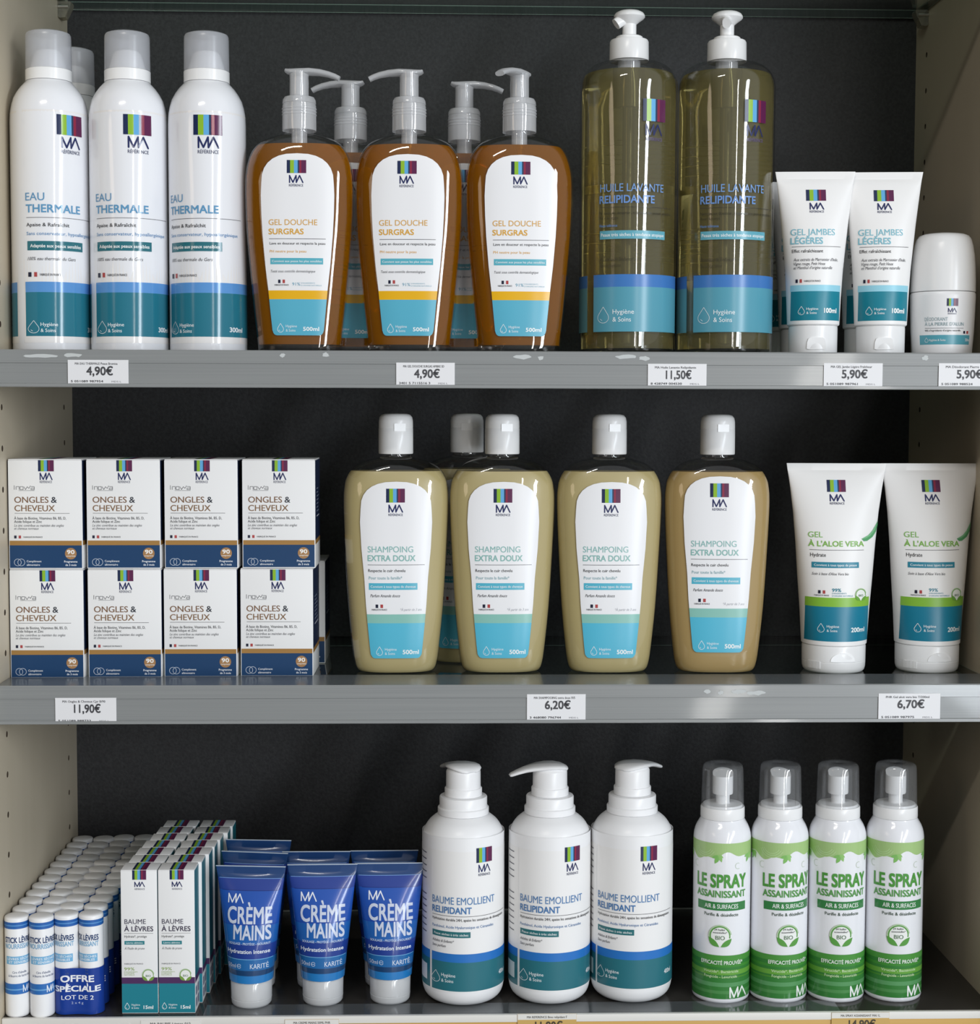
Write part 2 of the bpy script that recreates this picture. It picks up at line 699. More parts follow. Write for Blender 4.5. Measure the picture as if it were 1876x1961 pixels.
holed_panel('wall_left', XL - .019, XL, XL)
holed_panel('wall_right', XR, XR + .019, XR)
b = MB()
box(b, XL * 1000, XR * 1000, DEPTH * 1000, DEPTH * 1000 + 8, 780, 2010, BACK)
b.build('wall_back')['kind'] = 'structure'
b = MB()
box(b, XL * 1000 - 19, XR * 1000 + 19, -18, DEPTH * 1000 + 8, 2010, 2030, PANEL_L)
b.build('unseen_top_board')['kind'] = 'structure'  # unseen top board, added to keep world light from entering above

# shelves
GLASS_EDGE = mat('green_glass_edge', (44, 60, 54), .2)
GLASS_ARRIS = mat('ground_glass_arris', (176, 194, 184), .35)
for nm, z, lab in (('glass_shelf', Z1 + .3245, 'empty looking glass shelf seen from below across the top of the picture'),
                   ('glass_shelf', Z1, 'glass shelf under the white aerosol cans and amber pump bottles'),
                   ('glass_shelf', Z2, 'glass shelf under the cartons and shampoo bottles')):
    b = MB()
    box(b, XL * 1000 + .6, XR * 1000 - .6, 1.0, 267, z * 1000 - 8, z * 1000, SHELF_GLASS, .7)
    for k, f in enumerate(b.f):
        zz = [b.v[i][2] for i in f]
        if max(zz) - min(zz) > .05:
            b.m[k] = b.mi(GLASS_EDGE if max(zz) - min(zz) > 3 else GLASS_ARRIS)
    tag(b.build(nm), lab, 'shelf', 'glass shelves of the cabinet')
b = MB()
BOARD = mat('dark_shelf_board', (58, 56, 53), .2, vary=((46, 43, 40), 60, (1, 1, 1)))
box(b, XL * 1000 + .3, XR * 1000 - .3, .6, 269.5, Z3 * 1000 - 19, Z3 * 1000, BOARD, .3)
low_shelf = tag(b.build('bottom_shelf'), 'dark grey bottom shelf board under the lip sticks, tubes and spray cans', 'shelf')
b = MB()
box(b, XL * 1000 + .5, XR * 1000 - .5, 266.5, 268.5, Z3 * 1000 + .02, Z3 * 1000 + 1.0, mat('pale_rear_edge', (206, 210, 204), .3))
b.build('rear_edge', low_shelf)

# price rails
RAIL = mat('grey_rail_plastic', (148, 150, 149), .3, coat=.3, vary=((126, 129, 130), 9, (.5, 1, 90)))
RAILTOP = mat('rail_lip_plastic', (104, 109, 112), .2)


RESIDUE = mat('sticker_residue', (196, 200, 200), .7)


def rail(z, h, lab, patches):
    prof = [(46, .2), (46, 1.0), (-2.2, 1.0), (-3.0, .2), (-3.2, -9), (-2.6, -9.3), (-2.6, -h + 3.0), (-3.8, -h + 2.6), (-4.0, -h + .4), (-3.4, -h),
            (-.2, -h), (-.2, .2)]
    b = MB()
    n = len(prof)
    x0, x1 = XL * 1000 + .4, XR * 1000 - .4
    v = [(x0, y, z * 1000 + q) for y, q in prof] + [(x1, y, z * 1000 + q) for y, q in prof]
    f = [[i, n + i, n + (i + 1) % n, (i + 1) % n] for i in range(n)]
    b.add(v, f + [list(range(n)), list(range(n, 2 * n))[::-1]], [RAILTOP if i in (0, 1) else RAIL for i in range(n)] + [RAIL, RAIL])
    for px_, w_, q_ in patches:
        pts = [(px_ + w_ * (.5 + .5 * math.cos(k * PI / 7)) + random.uniform(-.6, .6), z * 1000 - q_ + random.uniform(1.0, 2.2) * math.sin(k * PI / 7)) for k in range(14)]
        b.add([(x, -3.28, zz) for x, zz in pts], [list(range(14))], RESIDUE)
    o = b.build('price_rail', angle=30)
    bm = bmesh.new()
    bm.from_mesh(o.data)
    bmesh.ops.recalc_face_normals(bm, faces=bm.faces)
    bm.to_mesh(o.data)
    bm.free()
    tag(o, lab, 'price rail', 'grey price rails on the glass shelves')
    return o


rail(Z1, 27.4, 'grey price rail on the upper shelf edge, carrying five price tags', [(22, 26, 4), (52, 14, 3.2), (215, 4, 3), (247, 5, 2.4), (392, 14, 3.4), (411, 4, 4), (470, 16, 3), (488, 8, 4.2), (706, 5, 3)])
rail(Z2, 28.9, 'grey price rail on the middle shelf edge, carrying three price tags', [(541, 5, 4.4), (552, 4, 5.4), (562, 12, 4.4), (574, 15, 5.6)])
low = thing('lower_price_rail', (0, 0, Z3))
b = MB()
box(b, XL * 1000 + .4, XR * 1000 - .4, -3.2, .2, -5.2, .6, mat('white_edge', (228, 226, 220), .4), .3)
b.build('white_edge', low)
b = MB()
box(b, XL * 1000 + .4, XR * 1000 - .4, -2.6, .2, -34, -5.3, mat('ochre_rail', (206, 166, 88), .42, vary=((196, 154, 78), 7, (.6, 1, 60))), .3)
b.build('ochre_face', low)
b = MB()
box(b, 152, 652, .6, 23, .15, .7, clear('film_plastic', (205, 210, 212), body=.3, body_rgb=(150, 154, 156), rough=.12, base=.05))
b.build('clear_lip', low)
tag(low, 'ochre and white price rail along the front edge of the bottom shelf', 'price rail')

# shelf supports under the top glass
for x, s, lab in ((XL, 1, 'clear plastic shelf support on left panel, under the top glass shelf'),
                  (XR, -1, 'clear plastic shelf support on right panel, under the top glass shelf')):
    o = thing('shelf_support', (x, .238, Z1 + .3165))
    CS = clear('support_plastic', (214, 210, 198), body=.3, body_rgb=(190, 186, 172), rough=.08, base=.05)
    b = MB()
    v = []
    for yy in (-6, 6):
        v += [(s * q[0], yy, q[1]) for q in ((.1, -.2), (11.5, -.2), (12, -2), (11, -5), (8.5, -10), (6.5, -14), (2, -14.6), (.1, -13.5))]
    b.add(v, [list(range(8)), list(range(8, 16))[::-1]] + [[i, 8 + i, 8 + (i + 1) % 8, (i + 1) % 8] for i in range(8)], CS)
    b.build('bracket', o)
    b = MB()
    vv = []
    for xx in (.1, 9.5):
        vv += [(s * xx, 2.2 * math.cos(i * PI / 6), -4.5 + 2.2 * math.sin(i * PI / 6)) for i in range(12)]
    b.add([(p[0], p[1] - 5.2, p[2]) for p in vv], [list(range(12)), list(range(12, 24))] + [[i, (i + 1) % 12, 12 + (i + 1) % 12, 12 + i] for i in range(12)],
          mat('steel_pin', (190, 188, 182), .25, metal=.9))
    b.build('pin', o)
    tag(o, lab, 'shelf support', 'shelf supports')

# price tags
TAGPAPER = mat('tag_paper', (232, 232, 234), .5)
OCHRETAG = mat('tag_behind_ochre', (204, 168, 98), .45)


def price_tag(x0, x1, z0, z1, top, price, code, lab, base=TAGPAPER, y=-3.2, tilt=0.0, strip=False):
    w, h = (x1 - x0), (z1 - z0)
    o = MB()
    box(o, 0, w, -.35, 0, 0, h, base)
    a = Art()
    if strip:
        a.rect(.2, w - .2, h - 4.2, h - .1, (226, 224, 218), 1)
    a.text(top, w * .12, w * .82, h - 3.6, h - 1.9, (66, 66, 70), .012)
    a.text(price, w * .31, w * .74, h - 11.4, h - 5.2, (70, 70, 74), .022)
    a.text(code, w * .05, w * .58, 1.3, 2.9, (60, 60, 64), .014)
    a.text('MDS L', w * .72, w * .88, 1.3, 2.5, (120, 120, 124), .0)
    a.rect(0, w, .1, .5, (150, 152, 154), 2)
    a.into(o, flat_surf((0, -.35, 0), (1, 0, 0), (0, 0, 1), (0, -1, 0)), None, None, .5, .05)
    ob = o.build('price_tag', loc=(x0 / 1000, y / 1000, z0 / 1000))
    ob.rotation_euler = (0, tilt, 0)
    tag(ob, lab, 'price tag', 'price tags on the shelf rails')
    return ob


price_tag(55, 100.6, 1367.2, 1385.4, 'MA EAU THERMALE Peaux Brumisa', '4,90€', '5 051089 987954', 'white price tag 4,90 under the white aerosol cans')
price_tag(303, 347.5, 1366.6, 1384.2, 'MA GEL DOUCHE SURGAS AMBRE SD', '4,90€', '3401 5 7115516 3', 'white price tag 4,90 under the middle amber pump bottle')
price_tag(495, 540, 1366.8, 1384.0, 'MA Huile Lavante Relipidante', '11,50€', '8 428749 004530', 'white price tag 11,50 under the tall yellow oil bottles')
price_tag(630.2, 675.6, 1367.0, 1385.0, 'MA GEL Jambe Légère Fraîcheur', '5,90€', '5 051089 987961', 'white price tag 5,90 under the white and teal gel tubes')
price_tag(719, 764.5, 1367.2, 1385.2, 'MA Déodorant Pierre Alun', '5,90€', '5 051089 988524', 'white price tag 5,90 under the roll-on deodorant, at frame edge')
price_tag(42, 88.5, 1107.6, 1127.4, 'MA Ongles & Cheveux Cpr B/90', '11,90€', '5 051089 988733', 'white price tag 11,90 under the stacked navy and white cartons')
price_tag(403.6, 449, 1109.2, 1129.4, 'MA SHAMPOOING extra doux Fl/5', '6,20€', '3 468080 796744', 'white price tag 6,20 under the shampoo bottles')
price_tag(677, 725.4, 1108.8, 1129.4, 'PHR Gel aloé vera bio T/200ml', '6,70€', '5 051089 987975', 'white price tag 6,70 under the green and white aloe tubes')
for x0, x1, zt, top, pr, lab in ((397.3, 443.4, 877.2, 'MA REFERENCE Bme relipidant F', '11,90€', 'ochre toned price tag 11,90 under the lotion pump bottles, cut by frame'),
                                 (644.3, 690, 876.4, 'MA SPRAY ASSAINISSANT MAI 1L', '14,90€', 'ochre toned price tag 14,90 under the green spray cans, cut by frame'),
                                 (104.5, 150.4, 874.4, 'MA BAUME Lèvres 015', '', 'price tag under the lip balm cartons, cut by the frame'),
                                 (216, 258, 874.2, 'MA CREME MAINS 50ML PHR', '', 'price tag under the blue hand cream tubes, cut by the frame'),
                                 (46, 96, 872.2, 'MA STICK LEVRES LOT DE 2', '', 'white price tag under the lip stick twin packs, cut by the frame'),
                                 (2, 44, 872.2, 'MA STICK LEVRES NOURRISSANT', '', 'white price tag under the two loose lip sticks, cut by frame')):
    w, h = x1 - x0, 21
    o = MB()
    box(o, 0, w, -.35, 0, 0, h, TAGPAPER if x0 < 150 else OCHRETAG)
    a = Art()
    a.rect(.1, w - .1, h - 4.6, h - .05, (228, 226, 220), 1)
    a.text(top, w * .16, w * .84, h - 3.4, h - 1.6, (60, 58, 56), .012)
    if pr:
        a.text(pr, w * .3, w * .76, h - 12.6, h - 6.2, (72, 62, 44), .022)
    a.into(o, flat_surf((0, -.35, 0), (1, 0, 0), (0, 0, 1), (0, -1, 0)), None, None, .5, .05)
    ob = o.build('price_tag', loc=(x0 / 1000, -.0034, (zt - h) / 1000))
    tag(ob, lab, 'price tag', 'price tags on the shelf rails')

# ================================================================== UPPER SHELF
# ---- white aerosol cans
CAN = [(0, 28.6), (1.2, 30), (3, 30.4), (179, 30.4), (184, 30.2), (188, 29.9), (193, 29.0), (198, 27.6), (203, 25.0), (207, 22.2), (210, 19.5), (212, 17.6)]
t = thing('aerosol_can')
b = MB()
lathe(b, [(r, z) for z, r in CAN], WHITE_CAN, 64)
b.build('body', t)
b = MB()
a = Art(.9765, -1.0, 90.0, 30.4)
U = lambda d: R_(d) * 30.4
a.band(U(-60), U(288), 8.6, 191.8, mat('label_film', (237, 235, 234), .13, coat=.4), 1)
a.band(U(-57), U(285), 48.5, 56.7, (92, 150, 212), 2)
a.band(U(-57), U(285), 13.8, 48.5, (40, 118, 138), 2)
a.logo(86.2, 107.9, 172.6, 188.4, 89.6, 105.6, 162.5, 171)
a.text('EAU', 64.6, 76.5, 120.6, 126.7, (96, 150, 190), .004)
a.text('THERMALE', 64.8, 105, 111.3, 117.4, (96, 154, 194), .018)
a.stroke([(65, 107.2), (119, 107.2)], .3, INKBLACK)
a.text('Apaise & Rafraîchit', 65, 95.4, 100.2, 103.0, INKBLACK, .01)
a.text('Sans conservateur, hypoallergénique', 65, 117.2, 93.4, 96.0, (100, 146, 190), .006)
a.rect(65.3, 107.3, 81.4, 88.7, (45, 112, 124), 2)
a.text('Adaptée aux peaux sensibles', 67, 105.4, 83.7, 86.3, (240, 244, 244), .016)
a.text('100% eau thermale du Gers', 65.4, 100.5, 73.6, 76.2, (80, 80, 84), 0, .25)
a.flag(65.6, 60.6, 3.6, w=5.2)
a.hygiene(68.4, 16.2, 26.1, 72.8, 85.2)
a.text('300ml', 112, 119.4, 17.9, 21.5, (240, 244, 246), .02)
a.into(b, round_surf([(z, r, r) for z, r in CAN], 30.4), 2.6, None, .14)
b.build('label', t)
b = MB()
lathe(b, [(17.9, 212.3), (17.9, 220.8), (17.2, 221.4), (15, 221.5), (14.0, 224), (12.5, 229), (11, 234), (9, 236.2), (0.1, 236.5)], WHITE_PLASTIC, 48)
b.build('nozzle_collar', t)
b = MB()
lathe(b, [(17.7, 221.3), (17.5, 246), (17.3, 248.2), (16.6, 249.6), (13, 251), (7, 251.7), (.1, 252)], FROST, 48, cap0=False)
b.build('cap', t)
G = 'white aerosol cans on the upper shelf'
place_all(t, [(.0902, .061, Z1, facing(.09, .061), 'white aerosol can in the middle of the three front cans'),
              (.0287, .061, Z1, R_(17) + facing(.0295, .061), 'white aerosol can at the front against the left panel'),
              (.1522, .061, Z1, R_(-13) + facing(.15, .061), 'white aerosol can at the front beside the amber pump bottles'),
              (.0335, .123, Z1, R_(25), 'white aerosol can half hidden behind the front can at the left panel')], 'aerosol can', G)

# ---- amber pump bottles
GEL = smooth_secs([(0, 31.6, 18.6, 2.6), (2, 33, 19.6, 2.7), (12, 33.8, 20, 2.8), (30, 35.8, 20.6, 2.8), (48, 37.5, 21, 2.8), (93, 41.5, 21.5, 2.8), (125, 42.6, 21.5, 2.7), (140, 42.2, 21.4, 2.6),
                   (150, 40.3, 20.8, 2.5), (158, 37.2, 19.6, 2.4), (164, 32.4, 18, 2.3), (168, 26, 15.6, 2.2), (170.3, 19, 13.4, 2.1), (171.4, 12.5, 11.2, 2), (174, 11.6, 11.2, 2)], 3)


def inset(secs, d, z0, z1):
    out = [(z0,) + tuple(q - d if i < 2 else q for i, q in enumerate(at_z(secs, max(z0, secs[0][0]))))]
    out += [(z, a_ - d, b_ - d, n) for z, a_, b_, n in secs if z0 < z < z1]
    out.append((z1,) + tuple(q - d if i < 2 else q for i, q in enumerate(at_z(secs, z1))))
    return out


def pump_clear(t, m, dz=0.0):
    b = MB()
    lathe(b, [(13.3, 174.4 + dz), (13.4, 176 + dz), (13.2, 194), (12.9, 194.3), (12.9, 195.2), (13.2, 195.5), (13.0, 198), (11.8, 200.2), (8, 200.9), (7.9, 201)], m, 48, cap0=False, cap1=False)
    for z in (186, 188.3, 190.6):
        lathe(b, [(13.25, z), (13.65, z + .4), (13.65, z + 1.0), (13.25, z + 1.4)], m, 48, cap0=False, cap1=False)
    b.build('collar', t)
    b = MB()
    lathe(b, [(6.2, 160), (6.2, 184), (5.0, 185), (5.0, 216), (.1, 216.2)], m, 24)
    lathe(b, [(3.2, 12), (3.2, 160)], m, 16)
    b.build('dip_tube', t)
    b = MB()
    lathe(b, [(7.5, 201.2), (7.4, 216), (7.8, 218.5), (7.9, 220), (.1, 220.2)], m, 32, cap0=False)
    sweep(b, [(-10.8, 221.4, 4.2, 1.2), (-9, 220.6, 5.4, 1.8), (-6, 220.0, 7.0, 2.3), (0, 220.0, 7.8, 2.6), (8, 220.4, 7.2, 2.6), (16, 219.9, 5.6, 2.4), (23, 218.5, 4.6, 2.2),
              (28, 216.8, 4.1, 2.1), (31.4, 215.1, 3.9, 2.0)], m, 16)
    b.build('pump_head', t)


t = thing('shower_gel_bottle')
b = MB()
rings(b, GEL, SHELL, 72, cap1=False)
b.build('bottle', t)
b = MB()
rings(b, inset(GEL, 1.2, 7.0, 162.6), AMBER, 72)
b.build('gel', t)
pump_clear(t, MILKY)


def dome_label(a, top, bot, tabs, wtop):
    """outline of a label with a round top and a tapered body: tabs = (z, half width) from the shoulder down"""
    pts = []
    zs, hw = tabs[0]
    n = 14
    for i in range(n + 1):
        t_ = PI - PI * i / n
        c, s_ = math.cos(t_), math.sin(t_)
        pts.append((hw * math.copysign(abs(c) ** .8, c), zs + (top - zs) * abs(s_) ** .8))
    for z, w in tabs[1:]:
        pts.append((w, z))
    wb = tabs[-1][1]
    r = 3.2
    zb = bot
    for i in range(1, 5):
        q = PI / 2 * i / 4
        pts.append((wb - .5 - r + r * math.cos(q), zb + r - r * math.sin(q)))
    for i in range(4, 0, -1):
        q = PI / 2 * i / 4
        pts.append((-(wb - .5 - r + r * math.cos(q)), zb + r - r * math.sin(q)))
    for z, w in tabs[:0:-1]:
        pts.append((-w, z))
    return pts


def clip_band(tabs, z0, z1):
    W_ = lambda z: at_z([(q, w) for q, w in sorted(tabs)], z)[0]
    return [(-W_(z0), z0), (W_(z0), z0), (W_(z1), z1), (-W_(z1), z1)]


b = MB()
a = Art(.984, -.7, 0)
tabs = [(134, 28.5), (125, 28.9), (110, 28.5), (93.5, 27.6), (70, 25.6), (50, 23.3), (30, 21.4), (19, 20.3)]
a.poly(dome_label(a, 157.4, 14.8, tabs, 28.5), PAPER, 1)
a.poly(clip_band(tabs, 43.2, 50.1), (236, 180, 24), 2)
low_ = [p for p in dome_label(a, 157.4, 14.8, tabs, 28.5) if p[1] < 43.2]
lowW = at_z([(q, w) for q, w in sorted(tabs)], 43.2)[0]
a.poly([(lowW, 43.2)] + low_ + [(-lowW, 43.2)], (90, 178, 204), 2)
o_ = 222.8
a.logo(-8.1, 7.1, 141.8, 152, -6.4, 4.7, 134.3, 140)
a.text('GEL DOUCHE', 200.2 - o_, 238.4 - o_, 101.3, 105.7, (218, 166, 76), .002)
a.text('SURGRAS', 200.2 - o_, 227.6 - o_, 94.1, 98.4, (222, 168, 64), .016)
a.stroke([(200.5 - o_, 90.5), (244.9 - o_, 90.5)], .32, INKBLACK)
a.text('Lave en douceur et respecte la peau', 200.9 - o_, 244.5 - o_, 86, 88, INKBLACK, .008)
a.text('PH neutre pour la peau', 200.9 - o_, 229.7 - o_, 79.8, 81.8, (222, 170, 84), .008)
a.rect(201.3 - o_, 242.8 - o_, 70.6, 75.5, (92, 178, 196), 2)
a.text('Convient aux peaux les plus sensibles', 202.6 - o_, 241.6 - o_, 72.2, 73.9, (240, 246, 248), .01)
a.text('Testé sous contrôle dermatologique', 201.6 - o_, 236.6 - o_, 64.2, 66.2, (86, 86, 92), 0, .3)
a.flag(207.4 - o_, 55.8, 2.7, below=True, w=5.2)
a.text('91%', 218.5 - o_, 224.8 - o_, 53.9, 56.3, (110, 166, 190), .004)
a.text("D'INGRÉDIENTS", 225.4 - o_, 236.4 - o_, 55.4, 56.3, (140, 184, 200), 0)
a.text("D'ORIGINE NATURELLE", 225.4 - o_, 241.6 - o_, 53.6, 54.5, (140, 184, 200), 0)
a.hygiene(209 - o_, 17.2, 24.2, 213.2 - o_, 222 - o_, bold=.0)
a.text('500ml', 226.9 - o_, 239.3 - o_, 18.4, 21.4, (245, 250, 250), .02)
a.into(b, front_surf(GEL), 4.0, 6.0, .25)
b.build('label', t)
G = 'amber pump bottles on the upper shelf'
place_all(t, [(.2256, .052, Z1, 0, 'amber pump bottle next to the white aerosol cans, spout pointing right', 0),
              (.3118, .052, Z1, R_(-2), 'amber pump bottle in the middle of the three front ones', PI),
              (.3986, .052, Z1, R_(2), 'amber pump bottle at the front nearest the yellow oil bottles', R_(236)),
              (.2632, .098, Z1, R_(1), 'amber pump bottle behind, between first and middle front bottles, spout left', PI - R_(6)),
              (.3557, .098, Z1, R_(-1), 'amber pump bottle behind, between middle and third front bottles', R_(3))], 'pump bottle', G, 'pump_head')

# ---- tall yellow oil bottles
OILB = [(0, 36.5, 36.5, 2), (1.5, 38.2, 38.2, 2), (4, 38.7, 38.7, 2), (205, 39, 39, 2), (212.5, 39.1, 39.1, 2), (217, 38.8, 38.8, 2), (221, 37.4, 37.4, 2), (225, 35.2, 35.2, 2), (228, 32.2, 32.2, 2),
        (230.5, 28.2, 28.2, 2), (232, 22, 22, 2), (232.8, 15, 15, 2), (234, 14.6, 14.6, 2)]
t = thing('oil_pump_bottle')
b = MB()
rings(b, OILB, SHELL, 72, cap1=False)
b.build('bottle', t)
b = MB()
rings(b, inset(OILB, 1.5, 5, 222.5), OIL, 72)
b.build('oil', t)
b = MB()
lathe(b, [(15.6, 234.2), (15.7, 235), (15.5, 249), (14.8, 250.4), (10.8, 251), (10.6, 253), (9.8, 253.6), (5.8, 254)], WHITE_PLASTIC, 48)
b.build('collar', t)
b = MB()
lathe(b, [(9, 196), (9, 234)], MILKY, 32)
lathe(b, [(3.5, 10), (3.5, 196)], MILKY, 16)
b.build('dip_tube', t)
b = MB()
lathe(b, [(5.6, 254.2), (5.6, 263), (8, 265), (11.4, 267.4), (12.4, 268.6), (12.3, 270), (11.2, 271.8), (8.6, 273.2), (5, 273.9), (.1, 274.1)], WHITE_PLASTIC, 40)
sweep(b, [(3, 266, 4.6, 3.5), (7, 265.2, 4.2, 4.2), (10.4, 263.5, 3.6, 4.6), (11.8, 262.4, 3.2, 4.4)], WHITE_PLASTIC, 14)
b.build('pump_head', t)
b = MB()
a = Art(.9705, -1.2, 486.6, 39.0)
U = lambda d: R_(d) * 39.0
a.band(U(-43), U(78), 55.6, 65.6, (66, 122, 190))
a.band(U(-43), U(78), 19.6, 55.6, (88, 158, 178))
a.text('HUILE LAVANTE', 464.4, 514.8, 131.7, 138, (116, 156, 210), .006)
a.text('RELIPIDANTE', 464, 507.8, 122.6, 128.6, (108, 148, 208), .02)
a.stroke([(464, 119.3), (521.5, 119.3)], .3, INKBLACK)
a.text('Nettoie en douceur, respecte les peaux sensibles', 464, 521, 113.6, 116, (56, 54, 44), .006)
a.text('Pour le corps', 464, 479, 109.6, 112, (56, 54, 44), .006)
a.text('Haute tolérance', 464, 478.2, 103.6, 105.8, (92, 138, 200), .006)
a.rect(464.2, 516.4, 93.9, 100.6, (96, 168, 186), 2)
a.text('Peaux très sèches à tendance atopique', 465.2, 515.4, 96, 98.7, (240, 246, 246), .012)
a.text('Adultes & Enfants*', 464, 492.6, 76.4, 79.2, (66, 62, 48), 0, .3)
a.text('Sans parfum', 464, 481.4, 71.4, 74.2, (66, 62, 48), 0, .3)
a.hygiene(467.3, 26.6, 39.6, 474.9, 492.1, bold=.004)
a.into(b, round_surf([(z, r, r) for z, r, _, _ in OILB], 39.0), 2.6, None, .25)
b.build('label', t)
b = MB()
a = Art(.9705, -1.2, 486.6, 39.0)
a.stripes(498, 515.8, 187.7, 205.4)
a.ma(500, 513.2, 176.6, 185.2)
a.text('RÉFÉRENCE', 500.4, 513.4, 172.2, 174.8, (96, 84, 130), .006)
a.into(b, round_surf([(z, r, r) for z, r, _, _ in OILB], 39.0), 2.6, None, .25)
b.build('printed_emblem', t)
b = MB()
a = Art(.9705, -1.2, 486.6, 39.0)
a.band(U(88), U(306), 19.6, 55.6, (96, 150, 160))
a.band(U(88), U(306), 55.6, 65.6, (70, 120, 180))
a.into(b, round_surf([(z, r, r) for z, r, _, _ in OILB], 39.0), 2.6, None, .25)
b.build('back_label', t)
b = MB()
a = Art(.9705, -1.2, 486.6, 39.0)
for i, (z, w) in enumerate(((181, 20), (177, 26), (173, 18), (169, 25), (165, 22), (161, 27), (157, 18), (153, 24), (149, 14), (108, 24), (104, 30), (100, 26), (96, 30), (92, 24), (88, 28), (84, 20), (80, 26))):
    a.band(U(165 - w), U(165 + w), z, z + .9, (202, 200, 176), 1)
a.band(U(150), U(200), 138, 145, (206, 204, 170), 1)
a.into(b, round_surf([(z, r, r) for z, r, _, _ in OILB], 39.0), 2.6, None, .25)
b.build('back_print', t)
place_all(t, [(.4868, .069, Z1, facing(.487, .069), 'tall yellow oil bottle with white pump, nearer the amber pump bottles', R_(205)),
              (.5651, .069, Z1, R_(5) + facing(.565, .069), 'tall yellow oil bottle with white pump, nearer the white gel tubes', R_(262))], 'pump bottle', 'tall yellow oil bottles', 'pump_head')


# ---- white tubes
def tube_secs(pts):
    """pts: (z, half width, half depth)"""
    return [(z, w, d, 2.0) for z, w, d in pts]


LEG = tube_secs([(23.5, 19.6, 19.6), (24.4, 20.5, 20.4), (45, 21.4, 19.2), (67, 22.7, 17.0), (85, 24.4, 14.6), (104, 26.3, 11.6), (122, 28.4, 7.2), (134, 29.8, 3.4), (139, 30.4, 1.4), (139.5, 30.5, .8), (145.2, 31.5, .7)])
t = thing('gel_tube')
b = MB()
rings(b, LEG, WHITE_TUBE, 64)
a = Art(.985, -.7, 633.2)
a.rect(613.4, 653.0, 51.5, 56.5, (152, 212, 230), 1)
a.rect(613.8, 652.6, 28.3, 51.5, (22, 130, 150), 1)
a.logo(625.2, 641, 124.2, 133.3, 627.8, 639.1, 117.2, 122.3)
a.text('GEL JAMBES', 613.1, 647.7, 96.4, 101.4, (130, 190, 206), .006)
a.text('LÉGÈRES', 613.2, 637.8, 89.4, 94.4, (130, 190, 206), .018)
a.stroke([(614.1, 87.2), (652.5, 87.2)], .3, INKBLACK)
a.text('Effet rafraîchissant', 614.2, 638, 82.4, 85, INKBLACK, .006)
a.text("Aux extraits de Marronnier d'Inde,", 615.4, 650, 75.6, 78, (84, 84, 90), 0, .3)
a.text('Vigne rouge, Petit Houx', 615.6, 639.8, 72.3, 74.7, (84, 84, 90), 0, .3)
a.text("et Menthol d'origine naturelle", 615.6, 645.3, 69.1, 71.5, (84, 84, 90), 0, .3)
a.flag(617, 58.3, 2.8, w=4.4)
a.hygiene(621.3, 32.8, 39.5, 625, 634, bold=.012)
a.text('100ml', 638.8, 649.2, 34.4, 38, (245, 250, 250), .03)
a.into(b, front_surf(LEG), 1.0, 4.0, .36)
b.build('tube', t)
b = MB()
LCAP = [(0, 18.2, 18.2, 2), (1, 18.9, 18.9, 2), (3, 19.1, 19.1, 2), (21, 19.2, 19.2, 2), (23, 19.1, 19.1, 2), (23.6, 18.4, 18.4, 2)]
rings(b, LCAP, WHITE_PLASTIC, 64)
cap_ = b.build('cap', t)
b = MB()
patch_relief(b, front_surf(LCAP), [(-5.6, 4.5), (0, 4.5), (5.6, 4.5), (7.2, 5), (7, 10), (6, 13), (4.5, 13.8), (0, 13.9), (-4.5, 13.8), (-6, 13), (-7, 10), (-7.2, 5)], .7, WHITE_PLASTIC)
b.build('thumb_tab', cap_)
G = 'white and teal gel tubes'
place_all(t, [(.6332, .049, Z1, R_(-4), 'white gel tube with teal band, in front beside the yellow oil bottles'),
              (.6872, .049, Z1, R_(-5), 'white gel tube with teal band, in front beside the roll-on deodorant'),
              (.6385, .107, Z1, R_(-6), 'white gel tube directly behind the front tube beside the oil bottles'),
              (.6305, .154, Z1, R_(-3), 'white gel tube rearmost, third behind the tube beside the oil bottles'),
              (.6885, .092, Z1, R_(-4), 'white gel tube seen in the gap between the two front tubes')], 'tube', G)

# ---- roll-on deodorant
DEO = [(0, 22.4), (1, 23), (3, 23.4), (20, 24.6), (40, 25.3), (47, 25.5), (49.6, 25.4), (50.6, 24.8)]
t = thing('roll_on_deodorant', (.7388, .055, Z1), facing(.7388, .055))
b = MB()
lathe(b, [(r, z) for z, r in DEO], WHITE_SATIN, 56)
a = Art(.98, -.9, 738.5, 25.2)
a.logo(741.8, 750.4, 40.6, 46.6, 742.8, 749.4, 35.6, 38.9)
a.text('DÉODORANT', 724.7, 742.8, 28.8, 31.6, (150, 172, 178), 0)
a.text("À LA PIERRE D'ALUN", 724.9, 755.2, 24.9, 27.6, (150, 172, 178), .012)
a.stroke([(724.9, 23), (755.2, 23)], .25, INKBLACK)
a.text("98% d'ingrédients d'origine naturelle", 724.9, 753, 20.4, 21.8, INKBLACK, .006)
a.flag(755.4, 18.6, 2.2, False, w=3.6)
a.band(-19.6, 26, 9.9, 17.5, (88, 164, 180))
a.drop(726, 11.6, 15.4, w=.25)
a.text('Hygiène & Soins', 728, 741.4, 12.6, 14.4, (240, 246, 246), .008)
a.text('50ml', 757.2, 760.6, 12.6, 14.8, (240, 246, 246), .014)
a.into(b, round_surf([(z, r, r) for z, r in DEO], 25.2), 2.5, None, .3)
b.build('body', t)
b = MB()
lathe(b, [(24.9, 51.0), (25.4, 51.4), (25.3, 60), (24.9, 70), (24.1, 80), (22.8, 88), (21.3, 93), (19.4, 95.6), (16, 97), (8, 98), (.1, 98.3)], WHITE_PLASTIC, 56)
b.build('cap', t)
tag(t, 'white roll-on deodorant with domed cap by the right panel', 'deodorant')

